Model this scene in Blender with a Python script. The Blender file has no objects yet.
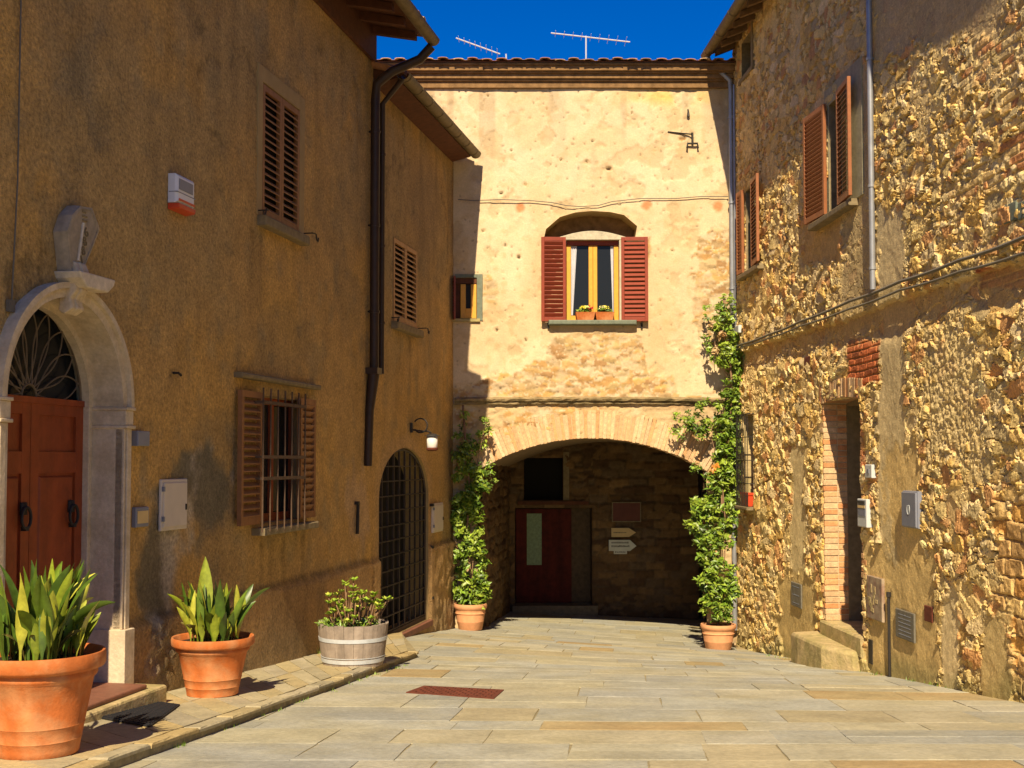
import bpy, math, random
import numpy as np
from mathutils import Vector, Matrix
from mathutils.geometry import delaunay_2d_cdt
random.seed(7); np.random.seed(7)
S = bpy.context.scene
COL = S.collection
R = math.radians

# ------------------------------------------------------------------ camera
EZ = 3.0                       # eye height above z = 0
F = 1220.0; PITCH = R(2.5); CY = 461 - F * math.tan(PITCH)
cam = bpy.data.cameras.new('camera'); camo = bpy.data.objects.new('camera', cam); COL.objects.link(camo)
camo.location = (0, 0, EZ); camo.rotation_euler = (R(90) + PITCH, 0, 0)
cam.sensor_width = 36; cam.lens = F / 1024 * 36; cam.shift_y = (CY - 384) / 1024
cam.clip_end = 2000; cam.clip_start = 0.05
S.camera = camo
EYE = np.array((0, 0, EZ))

def ray(x, y):
    xc = (x - 512) / F; yc = (CY - y) / F
    c, s = math.cos(PITCH), math.sin(PITCH)
    return np.array((xc, c - yc * s, s + yc * c))

# ------------------------------------------------------------------ frames (wall planes)
class Fr:
    def __init__(s, O, U, V, N):
        s.O = np.array(O, float); s.U = np.array(U, float); s.V = np.array(V, float); s.N = np.array(N, float)
    def pt(s, u, v, w=0.0):
        return tuple(s.O + s.U * u + s.V * v + s.N * w)
    def px(s, x, y, w=0.0):     # measure of the photograph on this plane
        d = ray(x, y); O = s.O + s.N * w
        t = np.dot(O - EYE, s.N) / np.dot(d, s.N)
        p = EYE + d * t - s.O
        return float(np.dot(p, s.U)), float(np.dot(p, s.V))
    def hinge(s, u, w, ang):    # frame turned about a vertical axis at (u, w)
        a = R(ang); O = s.pt(u, 0, w)
        U = s.U * math.cos(a) + s.N * math.sin(a); N = -s.U * math.sin(a) + s.N * math.cos(a)
        return Fr(O, U, s.V, N)

YF = 19.75
phi = math.atan(0.199)
L = Fr((-0.955, YF, EZ), (-math.sin(phi), -math.cos(phi), 0), (0, 0, 1), (math.cos(phi), -math.sin(phi), 0))
rho = math.atan(0.0508)
Rw = Fr((3.64, YF, EZ), (math.sin(rho), -math.cos(rho), 0), (0, 0, 1), (-math.cos(rho), -math.sin(rho), 0))
Fd = Fr((0, YF, EZ), (1, 0, 0), (0, 0, 1), (0, -1, 0))
YB = 24.25
Bk = Fr((0, YB, EZ), (1, 0, 0), (0, 0, 1), (0, -1, 0))
W = Fr((0, 0, 0), (1, 0, 0), (0, 0, 1), (0, 1, 0))

def at(x, y, Y):
    d = ray(x, y); return tuple(EYE + d * (Y / d[1]))

# ------------------------------------------------------------------ noise
def h2(ix, iy, seed):
    n = (ix.astype(np.int64) * 374761393 + iy.astype(np.int64) * 668265263 + seed * 974711) & 0xffffffff
    n = ((n ^ (n >> 13)) * 1274126177) & 0xffffffff
    n = ((n ^ (n >> 16)) * 2246822519) & 0xffffffff
    return ((n ^ (n >> 15)) & 0xffffff) / float(0xffffff)
def vn(x, y, seed=0):
    x = np.asarray(x, float); y = np.asarray(y, float)
    ix = np.floor(x); iy = np.floor(y); fx = x - ix; fy = y - iy
    fx = fx * fx * (3 - 2 * fx); fy = fy * fy * (3 - 2 * fy)
    a = h2(ix, iy, seed); b = h2(ix + 1, iy, seed); c = h2(ix, iy + 1, seed); d = h2(ix + 1, iy + 1, seed)
    return (a * (1 - fx) + b * fx) * (1 - fy) + (c * (1 - fx) + d * fx) * fy
def fbm(x, y, seed=0, o=4, g=0.5):
    s = 0; a = 1; t = 0
    for i in range(o):
        s = s + a * vn(x * 2 ** i, y * 2 ** i, seed + 17 * i); t += a; a *= g
    return s / t
def voro(x, y, seed=0, jit=0.9):
    ix = np.floor(x); iy = np.floor(y)
    f1 = np.full(x.shape, 9.0); f2 = f1.copy(); idn = np.zeros(x.shape)
    for dx in (-1, 0, 1):
        for dy in (-1, 0, 1):
            cx = ix + dx; cy = iy + dy
            px = cx + .5 + jit * (h2(cx, cy, seed) - .5); py = cy + .5 + jit * (h2(cx, cy, seed + 5) - .5)
            d = np.hypot(x - px, y - py); hid = h2(cx, cy, seed + 11)
            n = d < f1
            f2 = np.where(n, f1, np.minimum(f2, d)); idn = np.where(n, hid, idn); f1 = np.where(n, d, f1)
    return f1, f2, idn
def vorox(x, y, seed=0, jit=0.9):   # as voro, with the offset from the cell's point
    ix = np.floor(x); iy = np.floor(y)
    f1 = np.full(x.shape, 9.0); f2 = f1.copy(); idn = np.zeros(x.shape); ox = idn.copy(); oy = idn.copy()
    for dx in (-1, 0, 1):
        for dy in (-1, 0, 1):
            cx = ix + dx; cy = iy + dy
            px = cx + .5 + jit * (h2(cx, cy, seed) - .5); py = cy + .5 + jit * (h2(cx, cy, seed + 5) - .5)
            a = x - px; b = y - py; d = np.maximum(np.hypot(a, b), (np.abs(a) + np.abs(b)) * .8); hid = h2(cx, cy, seed + 11)
            n = d < f1
            f2 = np.where(n, f1, np.minimum(f2, d)); idn = np.where(n, hid, idn); ox = np.where(n, a, ox); oy = np.where(n, b, oy); f1 = np.where(n, d, f1)
    return f1, f2, idn, ox, oy
def rnd(idn, k):
    return h2((idn * 99991).astype(np.int64), (idn * 7919).astype(np.int64), k)
def sstep(a, b, x):
    t = np.clip((x - a) / (b - a), 0, 1); return t * t * (3 - 2 * t)
def mixc(A, B, t):
    return A * (1 - t[..., None]) + B * t[..., None]
def pal(idn, cols):
    cols = np.array(cols); k = (idn * len(cols)).astype(int).clip(0, len(cols) - 1); return cols[k]
def bricks(x, y, bw, bh, seed=3, m=.012):   # running bond: edge distance (m), id
    r = np.floor(y / bh); xo = x + (r % 2) * bw * .5 + h2(r, r * 0, seed) * bw * .3
    c = np.floor(xo / bw)
    fx = xo - c * bw; fy = y - r * bh
    e = np.minimum(np.minimum(fx, bw - fx), np.minimum(fy, bh - fy))
    return e, h2(c, r, seed + 9)

# ------------------------------------------------------------------ ground height
def G(X, Y):
    X = np.asarray(X, float); Y = np.asarray(Y, float)
    def sm(Y, a, b):
        return sum(np.interp(Y + o, a, b) for o in (-.8, -.4, 0, .4, .8)) / 5
    hl = sm(Y, [-60, 0, 6, 9.7, 17, 19.75, 24.25, 40, 80], [1.3, 1.58, 1.68, 1.94, 2.42, 2.69, 2.98, 3.2, 3.2])
    hr = sm(Y, [-60, 0, 6, 10, 13.2, 19.2, 24.25, 40, 80], [1.25, 1.48, 1.54, 1.96, 2.29, 2.95, 3.12, 3.3, 3.3])
    XL = -0.955 - .199 * (YF - Y); XR = 3.64 + .0508 * (YF - Y)
    t = np.clip((X - XL) / np.maximum(XR - XL, .5), -.3, 1.3)
    return EZ - (hl * (1 - t) + hr * t)
def g1(X, Y): return float(G(X, Y))
def gpx(x, y, dz=0.0):
    d = ray(x, y); lo, hi = 1.0, 60.0
    for t in np.arange(2, 60, .05):
        p = EYE + d * t
        if p[2] < g1(p[0], p[1]) + dz: hi = t; lo = t - .05; break
    for _ in range(30):
        m = (lo + hi) / 2; p = EYE + d * m
        if p[2] < g1(p[0], p[1]) + dz: hi = m
        else: lo = m
    p = EYE + d * hi; return p

# ------------------------------------------------------------------ materials
def mat(name, col=(.5, .5, .5), rough=.85, var=.25, vs=3.0, col2=None, bump=.25, bs=70.0, bd=.01, metal=0.0, attr=False, streak=0.0, spec=.3, fine=.0, c2f=1.0):
    m = bpy.data.materials.new(name); m.use_nodes = True
    nt = m.node_tree; N = nt.nodes; K = nt.links; N.clear()
    out = N.new('ShaderNodeOutputMaterial'); b = N.new('ShaderNodeBsdfPrincipled'); K.new(b.outputs[0], out.inputs[0])
    b.inputs['Roughness'].default_value = rough; b.inputs['Metallic'].default_value = metal
    b.inputs['Specular IOR Level'].default_value = spec
    tc = N.new('ShaderNodeTexCoord'); P = tc.outputs['Object']
    def noise(scale, det=5, vec=P, rg=.6):
        n = N.new('ShaderNodeTexNoise'); n.inputs['Scale'].default_value = scale; n.inputs['Detail'].default_value = det
        n.inputs['Roughness'].default_value = rg; K.new(vec, n.inputs['Vector']); return n.outputs['Fac']
    def mrange(f, a, b_, lo, hi):
        r = N.new('ShaderNodeMapRange'); K.new(f, r.inputs[0]); r.inputs[1].default_value = a; r.inputs[2].default_value = b_
        r.inputs[3].default_value = lo; r.inputs[4].default_value = hi; return r.outputs[0]
    def mix(a, b_, f, mode='MIX'):
        x = N.new('ShaderNodeMix'); x.data_type = 'RGBA'; x.blend_type = mode
        for s, v in ((6, a), (7, b_), (0, f)):
            if hasattr(v, 'links'): K.new(v, x.inputs[s])
            elif isinstance(v, (int, float)): x.inputs[s].default_value = v
            else: x.inputs[s].default_value = (*v, 1)
        return x.outputs[2]
    if attr:
        a = N.new('ShaderNodeAttribute'); a.attribute_name = 'col'; c = a.outputs['Color']
    else:
        c = N.new('ShaderNodeRGB'); c.outputs[0].default_value = (*col, 1); c = c.outputs[0]
    if col2 is not None:
        c = mix(c, col2, mrange(noise(vs, 6), .42, .62, 0, c2f))
    def scale(c, f):
        x = N.new('ShaderNodeVectorMath'); x.operation = 'SCALE'; K.new(c, x.inputs[0]); K.new(f, x.inputs['Scale']); return x.outputs[0]
    if var: c = scale(c, mrange(noise(vs * 2.3, 6), .3, .7, 1 - var, 1 + var))
    if fine: c = scale(c, mrange(noise(bs * .8, 3), .3, .7, 1 - fine, 1 + fine))
    if streak:
        mp = N.new('ShaderNodeMapping'); mp.inputs['Scale'].default_value = (7, 7, .35); K.new(P, mp.inputs[0])
        c = scale(c, mrange(noise(1.0, 4, mp.outputs[0]), .3, .7, 1 - streak, 1 + streak))
    K.new(c, b.inputs['Base Color'])
    if bump:
        bp = N.new('ShaderNodeBump'); bp.inputs['Strength'].default_value = bump; bp.inputs['Distance'].default_value = bd
        K.new(noise(bs, 4), bp.inputs['Height']); K.new(bp.outputs[0], b.inputs['Normal'])
    return m
M = {}
M['stucco'] = mat('brown_stucco', attr=True, var=.16, vs=1.6, bump=.8, bs=42, bd=.025, streak=.05, fine=.34)
M['cream'] = mat('cream_plaster', attr=True, var=.07, vs=2.5, bump=.45, bs=45, bd=.012, fine=.08)
M['rubble'] = mat('rubble_stone', attr=True, var=.18, vs=9, bump=.6, bs=70, bd=.012, fine=.22)
M['vault'] = mat('vault_stone', attr=True, var=.2, vs=5, bump=.6, bs=40, bd=.02)
M['brick'] = mat('old_brick', attr=True, var=.2, vs=8, bump=.6, bs=70, bd=.01, fine=.15)
M['paving'] = mat('stone_paving', attr=True, var=.17, vs=1.1, col2=(.37, .325, .18), c2f=.4, bump=.5, bs=32, bd=.012, fine=.15, rough=.8)
M['joint'] = mat('joint_earth', (.27, .225, .125), var=.3, vs=6, bump=.5, bs=60)
M['terracotta'] = mat('terracotta', (.47, .13, .028), rough=.75, var=.15, vs=5, col2=(.50, .21, .08), bump=.25, bs=50, streak=.10)
M['terra_pale'] = mat('pale_terracotta', (.62, .30, .14), rough=.8, var=.12, vs=6, bump=.12, bs=60)
M['soil'] = mat('potting_soil', (.035, .022, .012), rough=1, bump=.9, bs=40, bd=.03)
M['leaf'] = mat('leaf_green', attr=True, rough=.42, var=.3, vs=9, bump=0, spec=.5)
M['stem'] = mat('stem_brown', (.22, .13, .07), var=.2, bump=.3)
M['palestone'] = mat('pale_lintel_stone', (.46, .41, .29), var=.2, vs=6, bump=.4, bs=40)
M['bandgrey'] = mat('grey_green_render', (.34, .30, .18), var=.2, vs=5, bump=.5, bs=40)
M['oldred'] = mat('old_dark_red_paint', (.085, .013, .006), var=.3, vs=4, bump=.2, streak=.3)
M['palegreen'] = mat('pale_green_glazing', (.20, .27, .11), var=.25, vs=9, bump=.1, rough=.4)
M['vaultdark'] = mat('shade_darkened_stone', (.10, .065, .032), var=.3, vs=5, bump=.5, bs=40)  # stone colour darkened for the shade of the passage
M['fangrille'] = mat('dusty_iron', (.15, .11, .07), var=.2, bump=.1)
M['darkpane'] = mat('dark_dusty_pane', (.02, .018, .015), rough=.5, var=.3, bump=0, spec=.15)
M['travertine'] = mat('pale_travertine', (.58, .47, .32), rough=.8, var=.14, vs=5, col2=(.50, .39, .25), bump=.4, bs=45, fine=.1)
M['carved'] = mat('weathered_carved_stone', (.60, .50, .36), rough=.9, var=.2, vs=7, bump=.4, bs=50)
M['sillstone'] = mat('grey_sill_stone', (.21, .16, .085), rough=.9, var=.25, vs=6, bump=.4, bs=40)
M['doorwood'] = mat('red_brown_door_wood', (.25, .052, .014), rough=.45, var=.2, vs=3, bump=.15, bs=30, streak=.2)
M['shutter_brown'] = mat('brown_shutter_paint', (.26, .115, .042), rough=.6, var=.15, vs=6, bump=.1)
M['shutter_tan'] = mat('tan_shutter_paint', (.40, .21, .08), rough=.6, var=.15, vs=6, bump=.1)
M['shutter_red'] = mat('red_shutter_paint', (.24, .042, .018), rough=.55, var=.12, vs=6, bump=.1)
M['shutter_orange'] = mat('orange_brown_shutter_paint', (.28, .10, .035), rough=.55, var=.15, vs=6, bump=.1)
M['yellow_wood'] = mat('yellow_window_wood', (.68, .33, .04), rough=.5, var=.1, vs=8, bump=.1)
M['beam'] = mat('dark_eave_wood', (.10, .035, .014), rough=.8, var=.25, vs=5, bump=.3, bs=30)
M['beam_grey'] = mat('old_rafter_wood', (.20, .12, .055), rough=.9, var=.25, vs=5, bump=.3, bs=30)
M['tile'] = mat('roof_tile', attr=True, rough=.9, var=.25, vs=6, bump=.4, bs=40)
M['cornice'] = mat('cornice_stone', (.22, .125, .05), rough=.95, var=.35, vs=4, bump=.5, bs=40)
M['string'] = mat('string_course_stone', (.30, .22, .11), rough=.95, var=.35, vs=5, col2=(.17, .13, .06), bump=.6, bs=35, bd=.02)
M['gutter'] = mat('aged_gutter_metal', (.15, .11, .05), rough=.6, var=.25, vs=4, bump=.1, metal=.2)
M['pipe_brown'] = mat('brown_downpipe', (.045, .025, .015), rough=.5, var=.2, vs=3, bump=.05)
M['pipe_grey'] = mat('grey_zinc_pipe', (.30, .31, .33), rough=.45, var=.15, vs=3, bump=.05, metal=.4)
M['iron'] = mat('wrought_iron', (.035, .03, .026), rough=.6, var=.2, bump=.2, metal=.3)
M['iron_gate'] = mat('painted_iron_gate', (.055, .04, .03), rough=.55, var=.2, bump=.1, metal=.3)
M['rust'] = mat('rusty_iron', (.13, .035, .018), rough=.9, var=.3, vs=9, bump=.5, bs=60)
M['grille'] = mat('rusted_window_bars', (.10, .06, .035), rough=.8, var=.25, vs=9, bump=.2)
M['dark'] = mat('dark_interior', (.012, .010, .008), rough=1, var=0, bump=0)
M['glass'] = mat('window_glass', (.012, .014, .016), rough=.22, var=0, bump=0, spec=.25)
M['curtain'] = mat('white_curtain', (.5, .5, .53), rough=.9, var=.08, bump=.05)
M['green_curtain'] = mat('green_curtain', (.10, .16, .09), rough=.9, var=.2, bump=.05)
M['dull_curtain'] = mat('dull_curtain', (.10, .075, .03), rough=.9, var=.3, vs=5, bump=.05)
M['white'] = mat('white_plastic', (.66, .66, .70), rough=.4, var=.04, bump=.03)
M['offwhite'] = mat('off_white_metal_door', (.60, .52, .42), rough=.5, var=.06, bump=.03)
M['alarm_red'] = mat('red_lens', (.55, .06, .02), rough=.3, var=.05, bump=0)
M['greybox'] = mat('grey_painted_metal', (.20, .21, .25), rough=.45, var=.08, bump=.05)
M['lightgrey'] = mat('light_grey_plastic', (.52, .54, .52), rough=.4, var=.05, bump=.03)
M['darkplastic'] = mat('dark_plastic', (.05, .05, .05), rough=.4, var=.05, bump=0)
M['barrelwood'] = mat('weathered_barrel_oak', (.29, .235, .185), rough=.85, var=.22, vs=4, bump=.4, bs=40, streak=.3)
M['hoop'] = mat('galvanised_hoop', (.55, .58, .60), rough=.6, var=.12, vs=6, bump=.1, metal=.3)
M['rubbermat'] = mat('black_rubber', (.018, .018, .022), rough=.7, var=.1, bump=.1)
M['cable'] = mat('grey_cable', (.13, .115, .09), rough=.6, var=.1, bump=.05)
M['signbrown'] = mat('brown_board', (.12, .035, .018), rough=.6, var=.15, bump=.1)
M['signcream'] = mat('cream_sign', (.62, .45, .20), rough=.6, var=.08, bump=.05)
M['signwhite'] = mat('pale_sign', (.62, .62, .50), rough=.6, var=.08, bump=.05)
M['ink'] = mat('sign_lettering', (.10, .09, .06), rough=.8, var=0, bump=0)
M['slatestone'] = mat('grey_plaque_stone', (.15, .135, .10), rough=.8, var=.2, vs=8, bump=.3)
M['slabstone'] = mat('mottled_slab_stone', (.34, .26, .17), rough=.8, var=.25, vs=6, col2=(.22, .13, .09), bump=.3)
M['stepstone'] = mat('worn_step_stone', (.46, .35, .17), rough=.9, var=.25, vs=4, col2=(.33, .27, .11), bump=.6, bs=30, bd=.02)
M['redsill'] = mat('red_stone_threshold', (.20, .085, .05), rough=.6, var=.2, vs=5, bump=.2)
M['antenna'] = mat('antenna_aluminium', (.62, .62, .62), rough=.4, var=.05, bump=0, metal=.3)
M['lampglass'] = mat('lamp_white_glass', (.70, .66, .60), rough=.2, var=.03, bump=0)
M['flower'] = mat('petals', attr=True, rough=.6, var=.1, bump=0)
M['greenstone'] = mat('green_grey_stone', (.16, .18, .13), rough=.9, var=.2, vs=6, bump=.4)

# ------------------------------------------------------------------ object helpers
def wl(o):
    v = Vector((0, 0, 0))
    while o: v += o.location; o = o.parent
    return v
def tag(o, label=None, cat=None, group=None, kind=None):
    if label: o['label'] = label
    if cat: o['category'] = cat
    if group: o['group'] = group
    if kind: o['kind'] = kind
    return o
def thing(name, loc, label, cat, group=None):
    o = bpy.data.objects.new(name, None); COL.objects.link(o); o.location = loc
    o.empty_display_size = .2
    return tag(o, label, cat, group)
def mesh_np(name, V, Fc, m, parent=None, cols=None, smooth=False, origin=None):
    V = np.asarray(V, float)
    if parent is not None: off = np.array(wl(parent))
    elif origin is not None: off = np.array(origin)
    else: off = np.array(((V[:, 0].min() + V[:, 0].max()) / 2, (V[:, 1].min() + V[:, 1].max()) / 2, V[:, 2].min()))
    me = bpy.data.meshes.new(name)
    if isinstance(Fc, np.ndarray):
        k = Fc.shape[1]; n = len(Fc)
        me.vertices.add(len(V)); me.vertices.foreach_set('co', (V - off).ravel())
        me.loops.add(n * k); me.loops.foreach_set('vertex_index', Fc.astype(np.int32).ravel())
        me.polygons.add(n); me.polygons.foreach_set('loop_start', np.arange(0, n * k, k, dtype=np.int32))
        me.update(calc_edges=True); me.validate()
    else:
        me.from_pydata([tuple(p) for p in (V - off)], [], Fc); me.update()
    if cols is not None:
        a = me.color_attributes.new('col', 'FLOAT_COLOR', 'POINT')
        c = np.ones((len(V), 4)); c[:, :3] = cols; a.data.foreach_set('color', c.ravel())
    if smooth:
        me.polygons.foreach_set('use_smooth', np.ones(len(me.polygons), bool))
    me.materials.append(m)
    o = bpy.data.objects.new(name, me); COL.objects.link(o)
    if parent is not None: o.parent = parent
    else: o.location = off
    return o
class B:
    def __init__(s): s.v = []; s.f = []; s.c = []; s.cur = (.5, .5, .5)
    def add(s, vs, fs, c=None):
        n = len(s.v); s.v += [tuple(p) for p in vs]; s.f += [tuple(i + n for i in f) for f in fs]; s.c += [c or s.cur] * len(vs); return s
    def box(s, f, u0, u1, v0, v1, w0, w1, c=None, ch=0.0):
        P = [f.pt(u, v, w) for w in (w0, w1) for v in (v0, v1) for u in (u0, u1)]
        if ch:
            P[4:] = [f.pt(u, v, w1) for v in (v0 + ch, v1 - ch) for u in (u0 + ch, u1 - ch)]
            Q = [f.pt(u, v, w1 - ch) for v in (v0, v1) for u in (u0, u1)]
            P = P[:4] + Q + P[4:]
            return s.add(P, [(0, 2, 3, 1), (0, 1, 5, 4), (1, 3, 7, 5), (3, 2, 6, 7), (2, 0, 4, 6), (4, 5, 9, 8), (5, 7, 11, 9), (7, 6, 10, 11), (6, 4, 8, 10), (8, 9, 11, 10)], c)
        return s.add(P, [(0, 2, 3, 1), (4, 5, 7, 6), (0, 1, 5, 4), (1, 3, 7, 5), (3, 2, 6, 7), (2, 0, 4, 6)], c)
    def prism(s, f, poly, w0, w1, c=None, top=None):
        n = len(poly); t = top or poly
        P = [f.pt(u, v, w0) for u, v in poly] + [f.pt(u, v, w1) for u, v in t]
        return s.add(P, [tuple(range(n))[::-1], tuple(range(n, 2 * n))] + [(i, (i + 1) % n, n + (i + 1) % n, n + i) for i in range(n)], c)
    def tube(s, pts, r, n=8, c=None, caps=True):
        pts = [np.array(p, float) for p in pts]; k = len(pts)
        rs = r if isinstance(r, (list, tuple)) else [r] * k
        V = []; up = None
        for i, p in enumerate(pts):
            d = pts[min(i + 1, k - 1)] - pts[max(i - 1, 0)]; d /= (np.linalg.norm(d) + 1e-9)
            if up is None:
                up = np.cross(d, (0, 0, 1.0))
                if np.linalg.norm(up) < .1: up = np.cross(d, (1.0, 0, 0))
            a = up - d * np.dot(up, d); a /= (np.linalg.norm(a) + 1e-9); up = a; b_ = np.cross(d, a)
            V += [p + rs[i] * (math.cos(t) * a + math.sin(t) * b_) for t in np.arange(n) * 2 * math.pi / n]
        fs = [(i * n + j, i * n + (j + 1) % n, (i + 1) * n + (j + 1) % n, (i + 1) * n + j) for i in range(k - 1) for j in range(n)]
        if caps: fs += [tuple(range(n))[::-1], tuple(range((k - 1) * n, k * n))]
        return s.add(V, fs, c)
    def lathe(s, cen, prof, n=40, c=None, a0=0, a1=2 * math.pi, wob=0):
        full = abs(a1 - a0 - 2 * math.pi) < 1e-6; m = n if full else n + 1
        A = a0 + (a1 - a0) * np.arange(m) / n
        V = [(cen[0] + r * math.cos(t), cen[1] + r * math.sin(t), cen[2] + z) for r, z in prof for t in A]
        k = len(prof)
        fs = [(i * m + j, i * m + (j + 1) % m, (i + 1) * m + (j + 1) % m, (i + 1) * m + j) for i in range(k - 1) for j in range(n)]
        return s.add(V, fs, c)
    def sweep(s, f, prof, u0, u1, c=None, closed=True):   # prof in (w, v), swept along u
        n = len(prof)
        P = [f.pt(u0, v, w) for w, v in prof] + [f.pt(u1, v, w) for w, v in prof]
        fs = [(i, (i + 1) % n, n + (i + 1) % n, n + i) for i in range(n if closed else n - 1)]
        if closed: fs += [tuple(range(n))[::-1], tuple(range(n, 2 * n))]
        return s.add(P, fs, c)
    def build(s, name, m, parent=None, smooth=False, bevel=0, cols=False, origin=None, auto=None):
        o = mesh_np(name, s.v, s.f, m, parent, np.array(s.c) if cols else None, smooth, origin)
        if bevel:
            b = o.modifiers.new('bevel', 'BEVEL'); b.width = bevel; b.segments = 2; b.limit_method = 'ANGLE'
        if auto:
            me = o.data
            me.polygons.foreach_set('use_smooth', np.ones(len(me.polygons), bool)); me.set_sharp_from_angle(angle=R(auto))
        return o
def inpoly(P, poly):
    x, y = P[:, 0], P[:, 1]; r = np.zeros(len(P), bool); n = len(poly)
    for i in range(n):
        x0, y0 = poly[i]; x1, y1 = poly[(i + 1) % n]
        if y0 == y1: continue
        r ^= ((y0 > y) != (y1 > y)) & (x < (x1 - x0) * (y - y0) / (y1 - y0) + x0)
    return r
def edged(P, poly):
    d = np.full(len(P), 9.0); n = len(poly)
    for i in range(n):
        a = np.array(poly[i]); b = np.array(poly[(i + 1) % n]); ab = b - a; l = np.dot(ab, ab) + 1e-12
        t = np.clip(((P - a) @ ab) / l, 0, 1); d = np.minimum(d, np.hypot(*(P - a - t[:, None] * ab).T))
    return d
def cdt_wall(name, f, outline, holes, sp, fn, m, parent):
    polys = [outline] + holes
    pts = []; edges = []
    for p in polys:
        n0 = len(pts); q = []
        for i in range(len(p)):
            a = np.array(p[i]); b = np.array(p[(i + 1) % len(p)]); k = max(1, int(np.hypot(*(b - a)) / (sp * 2)))
            q += [tuple(a + (b - a) * j / k) for j in range(k)]
        pts += q; edges += [(n0 + i, n0 + (i + 1) % len(q)) for i in range(len(q))]
    o = np.array(outline); u0, v0 = o.min(0); u1, v1 = o.max(0)
    gu, gv = np.meshgrid(np.arange(u0 + sp, u1, sp), np.arange(v0 + sp, v1, sp))
    g = np.stack([gu.ravel(), gv.ravel()], 1); g += (np.random.rand(*g.shape) - .5) * sp * .5
    k = inpoly(g, outline)
    for h in holes: k &= ~inpoly(g, h)
    for p in polys: k &= edged(g, p) > sp * .5
    pts += [tuple(p) for p in g[k]]
    r = delaunay_2d_cdt([Vector(p) for p in pts], edges, [], 0, 1e-6)
    P = np.array([tuple(p) for p in r[0]]); T = np.array([t for t in r[2]])
    cen = P[T].mean(1); keep = inpoly(cen, outline)
    for h in holes: keep &= ~inpoly(cen, h)
    T = T[keep]
    H, C = fn(P[:, 0], P[:, 1])
    e = np.full(len(P), 9.0)
    for h in polys: e = np.minimum(e, edged(P, h))
    H = H * np.clip(e / .03, 0, 1)
    V = f.O + P[:, :1] * f.U + P[:, 1:] * f.V + H[:, None] * f.N
    return mesh_np(name, V, T, m, parent, C, True)
def grid_wall(name, f, us, vs, fn, holes, m, parent):
    us = np.unique(np.round(us, 4)); vs = np.unique(np.round(vs, 4))
    U, Vv = np.meshgrid(us, vs); H, C = fn(U, Vv)
    for (a, b, c, d) in holes:
        dd = np.hypot(np.maximum(np.maximum(a - U, U - b), 0), np.maximum(np.maximum(c - Vv, Vv - d), 0))
        H = H * np.clip(dd / .04, 0, 1)
    V = f.O + U[..., None] * f.U + Vv[..., None] * f.V + H[..., None] * f.N
    nu = len(us); nv = len(vs)
    i = np.arange(nv - 1)[:, None] * nu + np.arange(nu - 1)[None, :]
    cu = (us[:-1] + us[1:])[None, :] / 2; cv = (vs[:-1] + vs[1:])[:, None] / 2
    k = np.ones(i.shape, bool)
    for (a, b, c, d) in holes: k &= ~((cu > a) & (cu < b) & (cv > c) & (cv < d))
    i = i[k]
    q = np.stack([i, i + 1, i + 1 + nu, i + nu], 1)
    return mesh_np(name, V.reshape(-1, 3), q, m, parent, C.reshape(-1, 3), True)
def reveal(f, poly, w0, w1, closed=True):
    b = B(); n = len(poly)
    P = [f.pt(u, v, w0) for u, v in poly] + [f.pt(u, v, w1) for u, v in poly]
    b.add(P, [(i, (i + 1) % n, n + (i + 1) % n, n + i) for i in range(n if closed else n - 1)]); return b
def rect(a, b, c, d): return [(a, c), (b, c), (b, d), (a, d)]
def shutter_mesh(f, u0, u1, v0, v1, w0, t=.035, st=.05, pitch=.052, op=False):
    b = B(); st = min(st, (u1 - u0) * .2)
    b.box(f, u0, u0 + st, v0, v1, w0, w0 + t); b.box(f, u1 - st, u1, v0, v1, w0, w0 + t)
    b.box(f, u0 + st, u1 - st, v0, v0 + st * 1.4, w0 + .002, w0 + t - .002); b.box(f, u0 + st, u1 - st, v1 - st * 1.2, v1, w0 + .002, w0 + t - .002)
    lo, hi = v0 + st * 1.4, v1 - st * 1.2; n = max(3, int(round((hi - lo) / pitch))); p = (hi - lo) / n
    for i in range(n):
        a = lo + i * p
        if op: pr = [(w0 + t * .95, a + .02 * p), (w0 + t * .99, a + .2 * p), (w0 + t * .1, a + .72 * p), (w0 + t * .02, a + .56 * p)]
        else: pr = [(w0 + t * .93, a + .06 * p), (w0 + t * .99, a + .22 * p), (w0 + t * .1, a + .98 * p), (w0 + t * .02, a + .84 * p)]
        b.sweep(f, pr, u0 + st, u1 - st)
    return b

# ================================================================== GROUND
def axis(a, b, c, d, s):   # fine between b and c, coarse outside
    return np.concatenate([np.linspace(a, b, 12)[:-1], np.arange(b, c, s), np.linspace(c, d, 12)])
gx = axis(-150, -8, 8, 150, .4); gy = axis(-150, 0, 30, 150, .4)
GX, GY = np.meshgrid(gx, gy); GZ = G(GX, GY) - .006
ii = (np.arange(len(gy) - 1)[:, None] * len(gx) + np.arange(len(gx) - 1)).ravel()
o = mesh_np('ground', np.stack([GX, GY, GZ], -1).reshape(-1, 3), np.stack([ii, ii + 1, ii + 1 + len(gx), ii + len(gx)], 1), M['joint'], smooth=True)
tag(o, 'earth bed under the stone paving of the courtyard', 'ground', kind='structure')

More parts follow.
